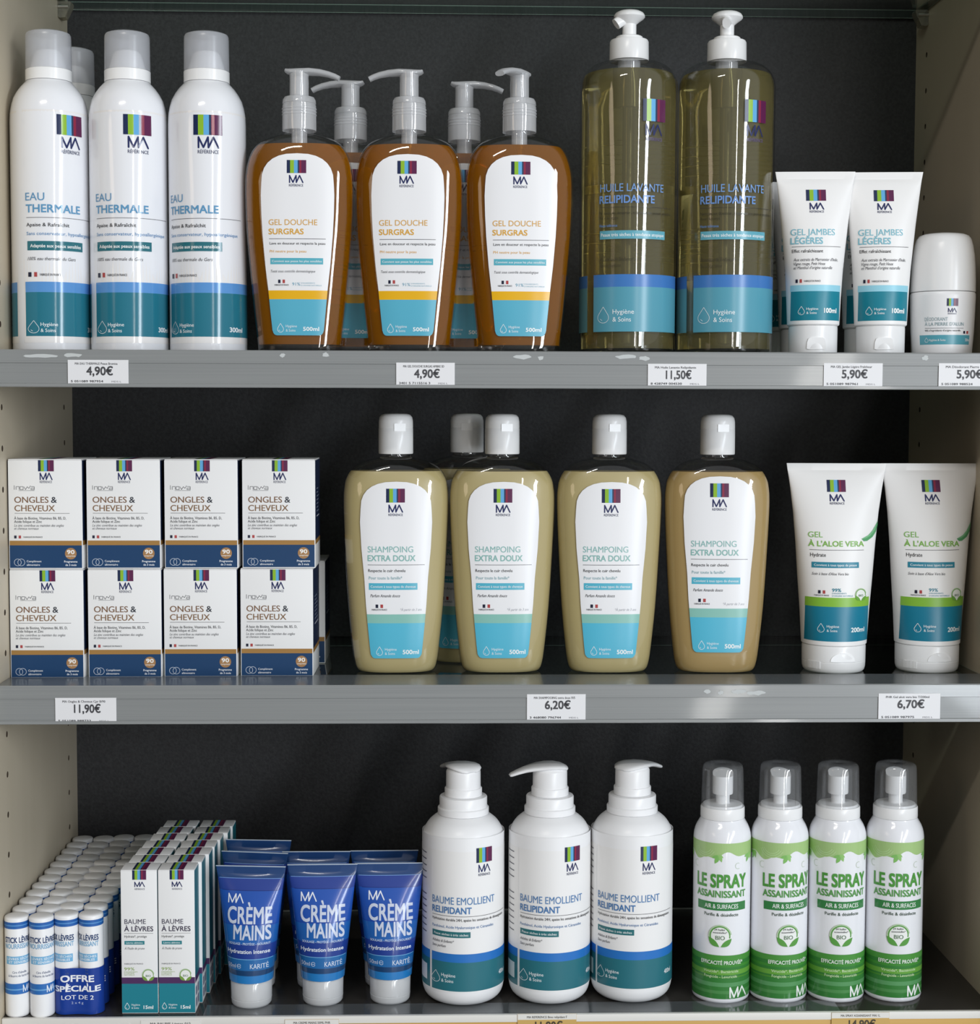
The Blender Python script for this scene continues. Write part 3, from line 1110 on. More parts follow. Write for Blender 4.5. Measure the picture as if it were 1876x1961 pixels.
# ================================================================== MIDDLE SHELF
# ---- supplement cartons
NAVYBOX, GOLD = (20, 62, 104), (166, 124, 66)
BW, BD, BH = 57.6, 56.0, 86.4
t = thing('supplement_carton')
b = MB()
box(b, -BW / 2, BW / 2, -BD / 2, BD / 2, 0, BH - .8, WHITE_CARD, .7)
a = Art(.988, .0, 207.2)
hw = 28.5
a.rect(207.2 - hw, 207.2 + hw, 18.9, 22.6, GOLD, 1)
a.rect(207.2 - hw, 207.2 + hw, .9, 18.9, NAVYBOX, 1)
a.stripes(202, 214.4, 77.8, 86.6)
a.ma(203.2, 213.1, 71.1, 76.5)
a.text('RÉFÉRENCE', 203.2, 212.8, 68.5, 70.3, (70, 74, 100), .006)
for k, (lx, ch) in enumerate(((0, 'i'), (1.5, 'n'), (4.6, 'o'), (7.6, 'v'), (10.4, 'y'), (13.2, 'a'))):
    x = 183 + lx
    z0, z1 = 63.2, 65.6
    if ch == 'i':
        a.stroke([(x, z0), (x, 66.6)], .32, (70, 70, 76))
    elif ch == 'n':
        a.stroke([(x, z0), (x, z1), (x + 2.4, z1), (x + 2.4, z0)], .32, (70, 70, 76))
    elif ch == 'o':
        a.stroke([(x, z0), (x, z1), (x + 2.4, z1), (x + 2.4, z0)], .32, (70, 70, 76), closed=True)
    elif ch == 'v':
        a.stroke([(x, z1), (x + 1.3, z0), (x + 2.7, z1)], .32, (70, 70, 76))
    elif ch == 'y':
        a.stroke([(x - .2, z1), (x + 1.2, z0 + 1), (x + 2.5, 66.4)], .32, (70, 70, 76))
    else:
        a.stroke([(x, z1), (x + 2.6, z1), (x + 2.6, z0), (x, z0), (x, z0 + 1.2), (x + 2.6, z0 + 1.2)], .32, (70, 70, 76))
a.stroke([(186.5, 62.5), (199, 62.5)], .2, (80, 80, 86))
a.text('ONGLES', 183, 209.8, 52.8, 57.6, (128, 96, 72), .012)
a.text('&', 212, 216.4, 52.8, 57.6, (52, 56, 66), .012)
a.text('CHEVEUX', 183, 214.8, 46.1, 50.9, (134, 102, 72), .012)
a.stroke([(183, 44.4), (226.4, 44.4)], .25, INKBLACK)
a.text('À base de Biotine, Vitamines B6, B5, D,', 182.6, 223.6, 39.5, 41.6, INKBLACK, .006)
a.text('Acide folique et Zinc', 182.6, 204.4, 36.8, 38.9, INKBLACK, .006)
a.text('Le zinc contribue au maintien des ongles', 182.6, 221.8, 33.8, 35.8, (84, 84, 90), 0, .3)
a.text('et cheveux normaux', 182.6, 202, 31.4, 33.3, (84, 84, 90), 0, .3)
a.flag(182.4, 24.4, 2.3, w=5.2)
a.disc(226.9, 12.3, 4.6, (170, 128, 84), 3)
a.text('90', 224, 229.8, 12.0, 15.2, (250, 248, 244), .02, layer=4)
a.text('comprimés', 223.2, 230.6, 9.9, 11.1, (250, 248, 244), .01, layer=4)
a.text('Programme', 221.6, 232, 5.2, 6.8, (236, 240, 246), .016)
a.text('de 3 mois', 222.6, 231.2, 2.5, 4.1, (236, 240, 246), .016)
a.arc(184.9, 5.3, 2.75, 0, 360, .28, (220, 228, 240))
a.arc(187.7, 5.3, 2.75, 0, 360, .28, (220, 228, 240))
a.text('Complément', 192, 203.6, 5.4, 7.0, (236, 240, 246), .012)
a.text('alimentaire', 192, 202.4, 2.6, 4.2, (236, 240, 246), .012)
a.into(b, flat_surf((0, -BD / 2, 0), (1, 0, 0), (0, 0, 1), (0, -1, 0)), None, None, .45, .06)
for sx in (-1, 1):
    a = Art(cx=0)
    a.rect(-27.2, 27.2, 22.3, 85.4, (24, 40, 72), 1)
    a.rect(-27.2, 27.2, 18.7, 22.3, GOLD, 1)
    a.rect(-14, 16, 40, 41, (200, 204, 214), 2)
    for q in range(7):
        a.rect(-14, 12 - (q * 7) % 9, 44 + q * 3, 45 + q * 3, (120, 130, 150), 2)
    a.into(b, flat_surf((sx * BW / 2, 0, 0), (0, sx, 0), (0, 0, 1), (sx, 0, 0)), None, None, .45, .06)
b.build('carton', t)
b = MB()
box(b, -BW / 2 + .3, BW / 2 - .3, -BD / 2 + .1, BD / 2 - .3, BH - .8, BH, WHITE_CARD, .35)
a = Art(cx=0)
a.stripes(-5.2, 7.1, -27.6, 20)
a.into(b, flat_surf((0, 0, BH), (1, 0, 0), (0, 1, 0), (0, 0, 1)), None, None, .45, .05)
b.build('lid_flap', t)
G = 'stacked supplement cartons'
y_ = .037 + BD / 2000
sp = []
nm = ('against the left panel', 'second from the left panel', 'third from the left panel', 'nearest the shampoo bottles')
for i, (xu, xl) in enumerate(((.0271, .0268), (.0873, .0872), (.1479, .1466), (.2085, .2070))):
    yy = y_ + .0022 * i
    sp.append((xl, yy, Z2 + .0002, R_((0, .4, 0, -.6)[i]), 'navy and white supplement carton in the lower row, ' + nm[i]))
    sp.append((xu, yy - .0004, Z2 + .0002 + BH / 1000 + .0003, R_((-.3, .3, 0, .5)[i]), 'navy and white supplement carton in the upper row, ' + nm[i]))
sp.append((.2115, .1105 + BD / 2000, Z2 + .0002, R_(0), 'supplement carton standing behind the stack, its edge showing beside the shampoo'))
place_all(t, sp, 'carton', G)

# ---- shampoo bottles
SH = smooth_secs([(0, 25, 14.5, 2.5), (.8, 29, 17, 2.5), (3, 32, 18.8, 2.6), (8, 33.8, 19.8, 2.7), (19.5, 35.5, 20.6, 2.8), (54, 38.9, 21.4, 2.8), (100, 41.6, 22, 2.7), (130, 42.9, 22, 2.7), (143, 43, 21.8, 2.6),
                  (150, 42.4, 21.4, 2.5), (156.3, 41.2, 20.8, 2.4), (163.3, 37.4, 19.4, 2.3), (169, 31.2, 17.4, 2.2), (172.4, 24, 15, 2.1), (174.2, 16, 13, 2), (175, 12.9, 12.6, 2), (177, 12.7, 12.6, 2)], 3)
t = thing('shampoo_bottle')
b = MB()
rings(b, SH, SHELL, 72, cap1=False)
b.build('bottle', t)
b = MB()
rings(b, inset(SH, .9, 1.4, 163.5), CREAM, 72)
b.build('shampoo', t)
b = MB()
lathe(b, [(13.7, 177.2), (14.0, 178), (13.95, 197.6), (13.8, 197.8), (13.8, 198.2), (13.9, 198.4), (13.8, 203.5), (13.2, 206.6), (11.6, 208.6), (8.5, 209.5), (.1, 209.8)], WHITE_PLASTIC, 48)
cs = round_surf([(177, 13.95), (204, 13.85)], 13.9)
patch_relief(b, lambda x, z, o: cs(x + 3.2, z, o), [(-4.6, 195.6), (-1.5, 195.6), (1.5, 195.6), (4.6, 195.6), (4.6, 201.6), (1.5, 201.6), (-1.5, 201.6), (-4.6, 201.6)], .6, WHITE_PLASTIC)
b.build('flip_cap', t)
def shampoo_label(parent, dz):
    b = MB()
    a = Art(.9816, 3.9 + dz, 301.1)
    tabs = [(132, 28.8), (121.5, 29.3), (100, 28.2), (75.6, 25.9), (54, 24.6), (38, 23.2), (20, 21.5), (13, 20.7)]
    sft = lambda pts: [(x + 301.1, z) for x, z in pts]
    a.poly(sft(dome_label(a, 154.4, 9.8, tabs, 28.8)), PAPER, 1)
    a.poly(sft(clip_band(tabs, 38.8, 46.1)), (138, 194, 182), 2)
    lowW = at_z([(q, w) for q, w in sorted(tabs)], 38.8)[0]
    a.poly(sft([(lowW, 38.8)] + [p for p in dome_label(a, 154.4, 9.8, tabs, 28.8) if p[1] < 38.8] + [(-lowW, 38.8)]), (86, 186, 214), 2)
    a.logo(293, 308.2, 137.5, 148.7, 294.9, 306.5, 129.6, 135.5)
    a.text('SHAMPOING', 278.1, 314.9, 96.9, 101.8, (140, 188, 184), .004)
    a.text('EXTRA DOUX', 278.1, 316.7, 89.8, 94.5, (140, 188, 182), .016)
    a.stroke([(278.1, 86.6), (324.3, 86.6)], .32, INKBLACK)
    a.text('Respecte le cuir chevelu', 278.5, 308.5, 80.8, 83.2, INKBLACK, .01)
    a.text('Pour toute la famille*', 279, 306, 74.8, 77.2, (128, 170, 178), .004)
    a.rect(278.9, 318.4, 66.2, 71.7, (86, 180, 204), 2)
    a.text('Convient à tous types de cheveux', 280.4, 317, 67.9, 69.9, (240, 246, 248), .01)
    a.text('Parfum Amande douce', 280.2, 304.2, 60.2, 62.6, (70, 70, 76), .004, .3)
    a.flag(284.4, 51.4, 2.8, below=True, w=5.8)
    a.text('*À partir de 3 ans', 304.4, 322, 49, 51, (176, 178, 184), 0, .3)
    a.hygiene(287.5, 12.2, 19.5, 291.9, 301.4, bold=0)
    a.text('500ml', 306.4, 319.4, 13.3, 16.7, (245, 250, 250), .02)
    a.into(b, front_surf(SH), 2.5, 5.0, .25)
    return b.build('label', parent)


shampoo_label(t, 0.0)
G = 'shampoo bottles on the middle shelf'
out = place_all(t, [(.3006, .071, Z2, R_(2), 'cream shampoo bottle standing nearest the supplement cartons'),
                    (.3866, .071, Z2, R_(1), 'cream shampoo bottle second from the cartons, another bottle behind it'),
                    (.4734, .070, Z2, R_(0), 'cream shampoo bottle third from the cartons'),
                    (.5613, .069, Z2, R_(-3), 'tan shampoo bottle with the highest placed label, nearest the aloe tubes'),
                    (.3588, .122, Z2, R_(-14), 'shampoo bottle standing behind, between first and second front bottles')], 'shampoo bottle', G)
for c in kids(out[3]):
    if c.name.startswith('shampoo'):
        c.material_slots[0].link = 'OBJECT'
        c.material_slots[0].material = TAN
    if c.name.startswith('label'):
        bpy.data.objects.remove(c)
shampoo_label(out[3], 4.7)

# ---- aloe tubes
AL = tube_secs([(22.6, 25.6, 25.6), (23.4, 26.4, 26.3), (50, 28.1, 24.4), (79, 30.5, 21.4), (105, 32.4, 17.6), (130.4, 34.8, 12.6), (150, 37.4, 6.6), (160, 38.9, 2.8), (164, 39.6, 1.2), (164.4, 39.7, .8), (170, 40.5, .7)])
t = thing('aloe_gel_tube')
b = MB()
rings(b, AL, WHITE_TUBE, 64)
a = Art(.982, 3.8, 659.2)
a.rect(633.2, 685.2, 23.4, 51.9, (24, 124, 152), 1)
a.rect(633, 685.6, 51.9, 59.4, (134, 188, 62), 1)
a.logo(650.5, 665.9, 145.8, 155.6, 652.4, 664.4, 138.3, 143.6)
a.text('GEL', 634.8, 646, 108.6, 113.2, (134, 186, 100), .006)
a.text("À L'ALOE VERA", 635, 680, 101.3, 105.6, (130, 184, 84), .018)
a.stroke([(635.8, 98.3), (680, 98.3)], .3, INKBLACK)
a.text('Hydrate', 636.4, 648.4, 92.8, 95.8, INKBLACK, .006)
a.rect(637.4, 675.6, 83.7, 88.4, (44, 134, 158), 2)
a.text('Convient à tous types de peaux', 639.2, 673.8, 85.1, 87, (240, 246, 248), .012)
a.text("Soin à base d'Aloe Vera bio", 637.6, 666.8, 77.8, 80, (84, 84, 90), 0, .3)
a.flag(642.4, 62.6, 2.7, below=True, w=5.2)
a.text('99%', 653.2, 660.4, 64.3, 67, (60, 140, 160), .014)
a.text("D'INGRÉDIENTS", 653.2, 665, 62.4, 63.5, (80, 150, 170), .004)
a.text("D'ORIGINE NATURELLE", 653.2, 670.4, 60.4, 61.5, (80, 150, 170), .004)
a.bio(677.2, 61.8, 5.0)
a.hygiene(644.6, 30.8, 38.1, 649, 658.6, bold=.01)
a.text('200ml', 668.8, 680.8, 31.2, 34.8, (245, 250, 250), .02)
a.poly([(678, 107.4), (680, 105.4), (683, 105.6), (688, 108.6), (691.6, 113), (693.2, 118), (693.4, 121.6), (691, 118.4), (687.6, 113.6), (684, 110.2)], (88, 162, 108), 3)
a.poly([(678, 107.4), (684, 110.2), (687.6, 113.6), (691, 118.4), (692.6, 120.4), (690, 114.4), (686, 109.8), (682, 107.8)], (126, 190, 140), 4)
a.into(b, front_surf(AL), 1.0, 4.0, .36)
b.build('tube', t)
b = MB()
ACAP = [(0, 21.6, 21.6, 2), (.5, 23.4, 23.4, 2), (2, 24.8, 24.8, 2), (4.6, 25.5, 25.5, 2), (9, 25.7, 25.7, 2), (9.2, 25.5, 25.5, 2), (9.5, 25.5, 25.5, 2), (9.7, 25.7, 25.7, 2), (21, 25.8, 25.8, 2), (22.4, 25.5, 25.5, 2), (22.9, 24.8, 24.8, 2)]
rings(b, ACAP, WHITE_PLASTIC, 64)
cap_ = b.build('cap', t)
b = MB()
cs = round_surf([(z, r, r) for z, r, _, _ in ACAP], 25.6)
arcp = [(3.4 + 10.2 * math.cos(math.radians(180 * i / 14)), 10.4 + 7.2 * math.sin(math.radians(180 * i / 14))) for i in range(15)]
n_ = len(arcp)
base_ = [(arcp[-1][0] + (arcp[0][0] - arcp[-1][0]) * i / 8, 10.2) for i in range(1, 8)]
patch_relief(b, cs, arcp + base_, .5, WHITE_PLASTIC)
b.build('thumb_tab', cap_)
b = MB()
for k in range(4):
    u = R_(-62) * 25.6 + k * 3.2
    patch_relief(b, cs, [(u, 4), (u + 2.6, 4), (u + 2.6, 10), (u, 10)], .5, WHITE_PLASTIC)
b.build('hinge', cap_)
place_all(t, [(.6597, .0735, Z2, R_(-3), 'white aloe gel tube with green and teal bands, beside the tan shampoo'),
              (.7373, .0745, Z2, R_(.5), 'white aloe gel tube with green and teal bands, against the right panel')], 'tube', 'aloe gel tubes')

# ================================================================== BOTTOM SHELF
# ---- lip sticks
ST = [(0, 8.6), (.8, 9.2), (2, 9.4), (14, 9.4), (76.6, 9.4), (77.8, 9.2), (78.4, 8.6)]


def stick_mesh(name):
    b = MB()
    lathe(b, [(r, z) for z, r in ST] + [(6, 78.9), (3, 79.1), (.1, 79.1)], WHITE_SATIN, 36)
    a = Art(R=None)
    W = lambda d: R_(d) * 9.4
    a.band(W(-170), W(170), 70, 75.2, (42, 100, 176))
    a.band(W(-170), W(170), 72.2, 73.1, (90, 150, 210), 2)
    a.text('STICK LÈVRES', W(-72), W(72), 59.2, 63.4, (28, 60, 110), .022)
    a.text('NOURRISSANT', W(-72), W(72), 54.6, 58.3, (130, 178, 212), .018)
    a.band(W(-66), W(66), 42.2, 48.4, (118, 180, 220), 2)
    a.text('LÈVRES SÈCHES', W(-58), W(60), 45.6, 47.4, (236, 244, 250), .014)
    a.text('ET SENSIBLES', W(-50), W(52), 43, 44.8, (236, 244, 250), .014)
    a.text("Cire d'abeille", W(-34), W(34), 35, 36.8, (80, 96, 130), .004)
    a.text('& Beurre de karité bio', W(-54), W(54), 32.2, 34, (80, 96, 130), .004)
    a.band(W(-170), W(170), 18.4, 26.8, (48, 112, 186))
    a.band(W(-170), W(170), 21.6, 22.6, (112, 170, 220), 2)
    a.ma(W(14), W(60), 20, 25.4, (240, 244, 250))
    a.into(b, round_surf([(z, r, r) for z, r in ST], 9.4), 1.6, None, .3, .06)
    return b.build(name)


so = stick_mesh('lip_stick')
tag(so, 'loose white and blue lip stick in the corner against the left panel', 'lip stick', 'loose lip sticks')
so.location = (.0068, .0095, Z3 + .0002)
so.rotation_euler = (0, 0, R_(10) + facing(.007, .01))
s2 = so.copy()
COL.objects.link(s2)
s2.location = (.0262, .0085, Z3 + .0002)
s2.rotation_euler = (0, 0, R_(6) + facing(.026, .01))
tag(s2, 'loose white and blue lip stick beside the special offer twin pack', 'lip stick', 'loose lip sticks')
t = thing('lip_stick_twin_pack')
for sx in (-9.55, 9.55):
    c = so.copy()
    COL.objects.link(c)
    c.name = 'stick'
    c.parent = t
    for k in ('label', 'category', 'group'):
        if k in c:
            del c[k]
    c.location = (sx / 1000, 0, 0)
    c.rotation_euler = (0, 0, R_(-26))
b = MB()
SLV = mat('blue_sleeve', (26, 62, 150), .25)
out_ = []
R2 = 9.75
for i in range(17):
    q = -PI / 2 - PI * i / 16
    out_.append((-9.55 + R2 * math.cos(q), R2 * math.sin(q)))
for i in range(17):
    q = PI / 2 - PI * i / 16
    out_.append((9.55 + R2 * math.cos(q), R2 * math.sin(q)))
# shrink film dips a little between the sticks
pts = []
for p, q in zip(out_, out_[1:] + out_[:1]):
    pts.append(p)
    if abs(p[0] - q[0]) > 10:
        for s_ in range(1, 8):
            x = p[0] + (q[0] - p[0]) * s_ / 8
            pts.append((x, math.copysign(R2 - 1.3 * (1 - (x / 9.55) ** 2), p[1])))
n = len(pts)
v = [(x, y, .3) for x, y in pts] + [(x, y, 37) for x, y in pts]
b.add(v, [[i, n + i, n + (i + 1) % n, (i + 1) % n] for i in range(n)], SLV)


def sleeve_surf(x, z, o):
    ax = abs(x)
    y = R2 - 1.3 * (1 - (x / 9.55) ** 2) if ax <= 9.55 else math.sqrt(max(.01, R2 ** 2 - (ax - 9.55) ** 2))
    return (x, -(y + o), z)


a = Art()
a.text('OFFRE', -12.6, 13.0, 26.4, 31.4, (240, 242, 248), .03)
a.text('SPÉCIALE', -17.4, 17.4, 18.6, 23.0, (240, 242, 248), .03)
a.text('LOT DE 2', -12.2, 12.8, 12.2, 15.6, (240, 242, 248), .012)
a.text('2 x 4 g', -4.6, 4.6, 8.6, 10.4, (190, 204, 236), 0)
a.into(b, sleeve_surf, 1.5, None, .3, .08)
b.build('sleeve', t)
ORD = ['front', 'second', 'third', 'fourth', 'fifth', 'sixth', 'seventh', 'eighth', 'ninth', 'tenth', 'eleventh', 'rearmost']
sp = [(.0538, .0146, Z3 + .0002, 0, 'special offer lip stick twin pack in blue sleeve, front of the column by cartons')]
for k in range(1, 12):
    sp.append((.0540 + random.uniform(-.0008, .0008), .0146 + .0208 * k, Z3 + .0002, R_(random.uniform(-1.5, 1.5)),
               'lip stick twin pack, %s row from the front, column beside the lip balm cartons' % ORD[k]))
for k in range(1, 12):
    sp.append((.0172 + random.uniform(-.0003, .0006), .0298 + .0210 * (k - 1), Z3 + .0002, R_(random.uniform(-.6, .6)),
               'lip stick twin pack, %s row from the front, column along the left panel' % ORD[k]))
place_all(t, sp, 'lip stick pack', 'lip stick twin packs')

# ---- lip balm cartons
LW, LD, LH = 28.3, 21.2, 114.2
TEAL2, PURP = (26, 128, 144), (78, 44, 92)
t = thing('lip_balm_carton')
b = MB()
box(b, -LW / 2, LW / 2, -LD / 2, LD / 2, 0, LH - .6, WHITE_CARD, .5)
a = Art(cx=101.6)
a.rect(87.6, 115.6, 23.8, 28.8, PURP, 1)
a.rect(87.6, 115.6, .6, 23.8, TEAL2, 1)
a.stripes(96.6, 107.4, 106.5, 114.0)
a.ma(98.2, 106.2, 100.9, 104.7)
a.text('RÉFÉRENCE', 98.4, 106.2, 98.4, 99.7, (90, 92, 110), .004)
a.text('BAUME', 90.2, 106.8, 71.4, 75.2, (74, 70, 88), .006)
a.text('À LÈVRES', 90, 112.4, 65.6, 69.4, (66, 60, 80), .016)
a.stroke([(90, 63.9), (112.4, 63.9)], .2, INKBLACK)
a.text('Hydrate*, protège', 90, 107.4, 60.6, 62.4, INKBLACK, .004)
a.rect(90, 105.6, 55, 57.9, (44, 130, 140), 2)
a.text('Lèvres abîmées', 91.4, 104.2, 55.8, 57.1, (240, 246, 246), .012)
a.text("À l'huile de prune", 90, 105.6, 51.1, 52.9, (84, 84, 90), 0, .3)
a.text('FABRIQUÉ EN FRANCE', 89.8, 104.4, 39.2, 40.2, (84, 84, 90), .004)
a.text('99%', 89.6, 97.6, 34.4, 36.8, (140, 170, 80), .006)
for q in range(3):
    a.text(("D'INGRÉDIENTS", "D'ORIGINE", 'NATURELLE')[q], 89.6, (100, 97.4, 97.6)[q], 32.8 - q * 1.2, 33.6 - q * 1.2, (150, 176, 96), 0)
a.bio(108.2, 30.8, 4.7, (120, 160, 70))
a.hygiene(91.6, 3.4, 8.6, 95, 101.6, bold=.006)
a.text('15ml', 104.4, 111.8, 3.7, 6.4, (245, 250, 250), .02)
a.into(b, flat_surf((0, -LD / 2, 0), (1, 0, 0), (0, 0, 1), (0, -1, 0)), None, None, .45, .05)
for sx in (-1, 1):
    a = Art()
    a.rect(-10.2, 10.2, 28.8, 113.2, (24, 112, 126), 1)
    a.rect(-10.2, 10.2, 23.8, 28.8, PURP, 1)
    for q in range(4):
        a.rect(-8 + (q % 2) * 9, -2 + (q % 2) * 9, 4 + 9 * (q // 2), 11 + 9 * (q // 2), (120, 124, 150), 2)
    a.into(b, flat_surf((sx * LW / 2, 0, 0), (0, sx, 0), (0, 0, 1), (sx, 0, 0)), None, None, .45, .05)
b.build('carton', t)
b = MB()
box(b, -LW / 2 + .2, LW / 2 - .2, -LD / 2, LD / 2 - .2, LH - .6, LH, WHITE_CARD, .25)
a = Art()
a.stripes(-5, 5.8, -10.5, 10.2)
a.into(b, flat_surf((0, 0, LH), (1, 0, 0), (0, 1, 0), (0, 0, 1)), None, None, .45, .05)
b.build('lid_flap', t)
sp = []
ORD7 = ['front', 'second', 'third', 'fourth', 'fifth', 'sixth', 'rearmost']
XLs = (.1022, .1042, .1052, .1066, .1090, .1106, .1126)
XRs = (.1312, .1336, .1362, .1374, .1392, .1424, .1440)
for k in range(7):
    yk = .0072 + LD / 2000 + .0222 * k
    sp.append((XLs[k], yk, Z3 + .0002, R_(random.uniform(-1, 1)), 'white and teal lip balm carton, %s row, column nearer the lip sticks' % ORD7[k]))
    sp.append((XRs[k], yk, Z3 + .0002, R_(random.uniform(-1, 1)), 'white and teal lip balm carton, %s row, column nearer the hand creams' % ORD7[k]))
place_all(t, sp, 'carton', 'lip balm cartons')

# ---- hand cream tubes
CRZ = [(20.4, 15.4, 15.4), (21.2, 17.4, 17.3), (27.3, 17.9, 17.0), (31.4, 18.4, 16.6), (40.3, 19.3, 15.9), (45.8, 20.0, 15.3), (51.8, 20.8, 14.6), (66, 22.4, 12.4), (80, 24.0, 9.8), (92.5, 25.4, 5.6), (101.6, 26.6, 2.6),
       (104.6, 27.0, 1.2), (105, 27.1, .8), (110.6, 27.9, .7)]
CRS = tube_secs(CRZ)
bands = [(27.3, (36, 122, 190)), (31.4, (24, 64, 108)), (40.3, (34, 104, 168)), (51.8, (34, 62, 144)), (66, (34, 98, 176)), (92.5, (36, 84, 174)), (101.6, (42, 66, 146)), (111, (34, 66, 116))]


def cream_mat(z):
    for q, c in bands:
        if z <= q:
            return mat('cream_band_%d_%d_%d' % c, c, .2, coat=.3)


t = thing('hand_cream_tube')
b = MB()
fine = []
for p, q in zip(CRS, CRS[1:]):
    fine.append(p)
fine.append(CRS[-1])
rings(b, fine, cream_mat, 64)
a = Art(.9849, 7.2, 187.2)
a.ma(170, 182.8, 77.3, 84.1, (232, 238, 248), .9)
SILV = (206, 214, 232)
a.text('CRÈME', 170.2, 205.4, 61.6, 74.3, SILV, .02)
a.text('MAINS', 175.4, 204.8, 49, 60.2, SILV, .02)
a.text('SOULAGE - PROTÈGE - NOURRIT', 171.6, 204.4, 44.9, 46.7, (196, 212, 236), .016)
a.text('Hydratation Intense', 170.4, 204, 38.2, 41.2, (226, 234, 246), .018)
a.rect(168.6, 205.8, 33.3, 33.8, (120, 180, 224), 2)
a.text('50ml', 170.8, 177.6, 26.4, 29.6, (214, 226, 242), 0)
a.arc(180.4, 28, 1.6, 20, 340, .35, (214, 226, 242))
a.stroke([(178.8, 28), (181.8, 28)], .35, (214, 226, 242))
a.text('KARITÉ', 189.4, 203, 26.2, 30, (214, 226, 242), .004)
a.rect(161.8, 212.4, 95.6, 96, (120, 160, 220), 2)
a.rect(164.6, 210, 86.4, 86.8, (30, 50, 120), 2)
a.rect(164.8, 209, 60.4, 60.8, (30, 70, 160), 1)
a.into(b, front_surf(CRS), 1.0, 4.0, .22, .08)
b.build('tube', t)
b = MB()
box(b, -27.9, 27.9, -.72, .72, 110.3, 110.9, mat('pale_seal_edge', (190, 204, 220), .3), .1)
b.build('crimped_edge', t)
b = MB()
CCAP = [(0, 13.6, 13.6, 2), (.6, 15, 15, 2), (2.4, 16, 16, 2), (6, 16.2, 16.2, 2), (6.2, 16.0, 16.0, 2), (6.6, 16.0, 16.0, 2), (6.8, 16.2, 16.2, 2), (19.6, 16.4, 16.4, 2), (20.6, 16, 16, 2)]
rings(b, CCAP, CLOUDY, 48)
lathe(b, [(6, 3), (6, 18)], WHITE_PLASTIC, 24)
b.build('cap', t)
place_all(t, [(.1866, .0290, Z3 + .0002, R_(-5), 'blue hand cream tube at the front beside the lip balm cartons'),
              (.2430, .0330, Z3 + .0002, R_(1), 'blue hand cream tube in the middle of the front three'),
              (.2966, .0355, Z3 + .0002, R_(1), 'blue hand cream tube at the front beside the lotion pump bottles'),
              (.1850, .0700, Z3 + .0002, R_(-9), 'blue hand cream tube, second behind the one beside the cartons'),
              (.1838, .1080, Z3 + .0002, R_(-5), 'blue hand cream tube, third and rearmost behind the cartons side'),
              (.2352, .0710, Z3 + .0002, R_(0), 'blue hand cream tube behind the middle front tube'),
              (.2908, .0730, Z3 + .0002, R_(1), 'blue hand cream tube behind the one beside the lotion pumps')], 'tube', 'blue hand cream tubes')

# ---- lotion pump bottles
LP = [(0, 20), (.6, 23.5), (2, 27), (5, 30.2), (9, 32), (14, 32.8), (24, 33), (128, 33), (132.5, 32.6), (137, 31.4), (141, 29.4), (144.4, 26.8), (147, 23.8), (148.6, 21.6), (149.4, 19.6)]
LPS = smooth_secs([(z, r) for z, r in LP], 3)
t = thing('lotion_pump_bottle')
b = MB()
lathe(b, [(r, z) for z, r in LPS], WHITE_SATIN, 64)
b.build('bottle', t)
b = MB()
lathe(b, [(20, 149.6), (20.5, 150), (20.5, 154.6), (20, 155.2), (19.1, 155.4), (19.1, 163), (18.6, 163.8), (15.4, 164), (15.2, 164.2)], WHITE_SATIN, 56)
b.build('collar', t)
b = MB()
lathe(b, [(15.0, 164.4), (15.0, 170), (14.6, 170.6), (13.9, 170.8), (13.8, 183.4), (13.4, 184.6), (11, 186.6), (.1, 187)], WHITE_SATIN, 48)
sweep(b, [(-13.6, 184.6, 4.6, 1.4), (-12.4, 185.4, 8.2, 2.2), (-9, 186.6, 11.4, 2.6), (-4, 187.4, 13.2, 2.7), (2, 187.6, 13.4, 2.7), (9, 187.2, 11.8, 2.6), (15, 186.4, 9.4, 2.4), (21, 185.2, 7, 2.1), (27, 183.4, 5.2, 1.8),
          (32, 181.6, 3.8, 1.5), (33.4, 181.0, 2.6, 1.0)], WHITE_SATIN, 20, 2.3)
b.build('pump_head', t)
b = MB()
a = Art(.975, 11.9, 355.2, 33.0)
U = lambda d: R_(d) * 33.0
a.band(U(-50.5), U(262), 2.2, 117.5, mat('satin_label', (240, 239, 238), .3), 1)
a.band(U(-49), U(261), 26.7, 33.7, (44, 116, 194), 2)
a.band(U(-49), U(261), 2.9, 26.7, (44, 112, 124), 2)
a.logo(365.2, 377.8, 108.2, 120.2, 366.9, 376.4, 100.4, 106.4)
a.text('BAUME EMOLLIENT', 330.2, 379.8, 74.3, 80.2, (84, 130, 180), .004)
a.text('RELIPIDANT', 330.2, 361.4, 66.8, 72, (76, 124, 178), .02)
a.stroke([(330.2, 64.6), (387.6, 64.6)], .3, INKBLACK)
a.text('Hydratation durable 24H, apaise les sensations de démangeaison', 330.2, 386.6, 60.6, 62.8, INKBLACK, .008)
a.text('Panthénol, Acide Hyaluronique et Céramides', 330.2, 379, 54.6, 56.8, (84, 124, 172), .006)
a.rect(330.2, 360.6, 47.1, 51.9, (44, 112, 118), 2)
a.text('Peaux sèches à très sèches', 331.6, 358.8, 48.5, 50.4, (240, 246, 246), .012)
a.text('Adultes & Enfants*', 330.2, 347.4, 42.6, 44.8, (84, 84, 90), .002, .3)
a.text('Sans parfum', 330.2, 340.8, 38.6, 40.8, (84, 84, 90), .002, .3)
a.hygiene(332.8, 9.1, 18.7, 337.2, 348.4, bold=.006)
a.text('400ml', 383.8, 387.8, 12, 15.6, (240, 244, 246), .014)
a.into(b, round_surf(LPS, 33.0), 2.6, None, .3)
b.build('label', t)
b = MB()
a = Art(.975, 11.9, 355.2, 33.0)
a.band(U(-96), U(-52), 2.2, 117.5, mat('satin_label', (240, 239, 238), .3), 1)
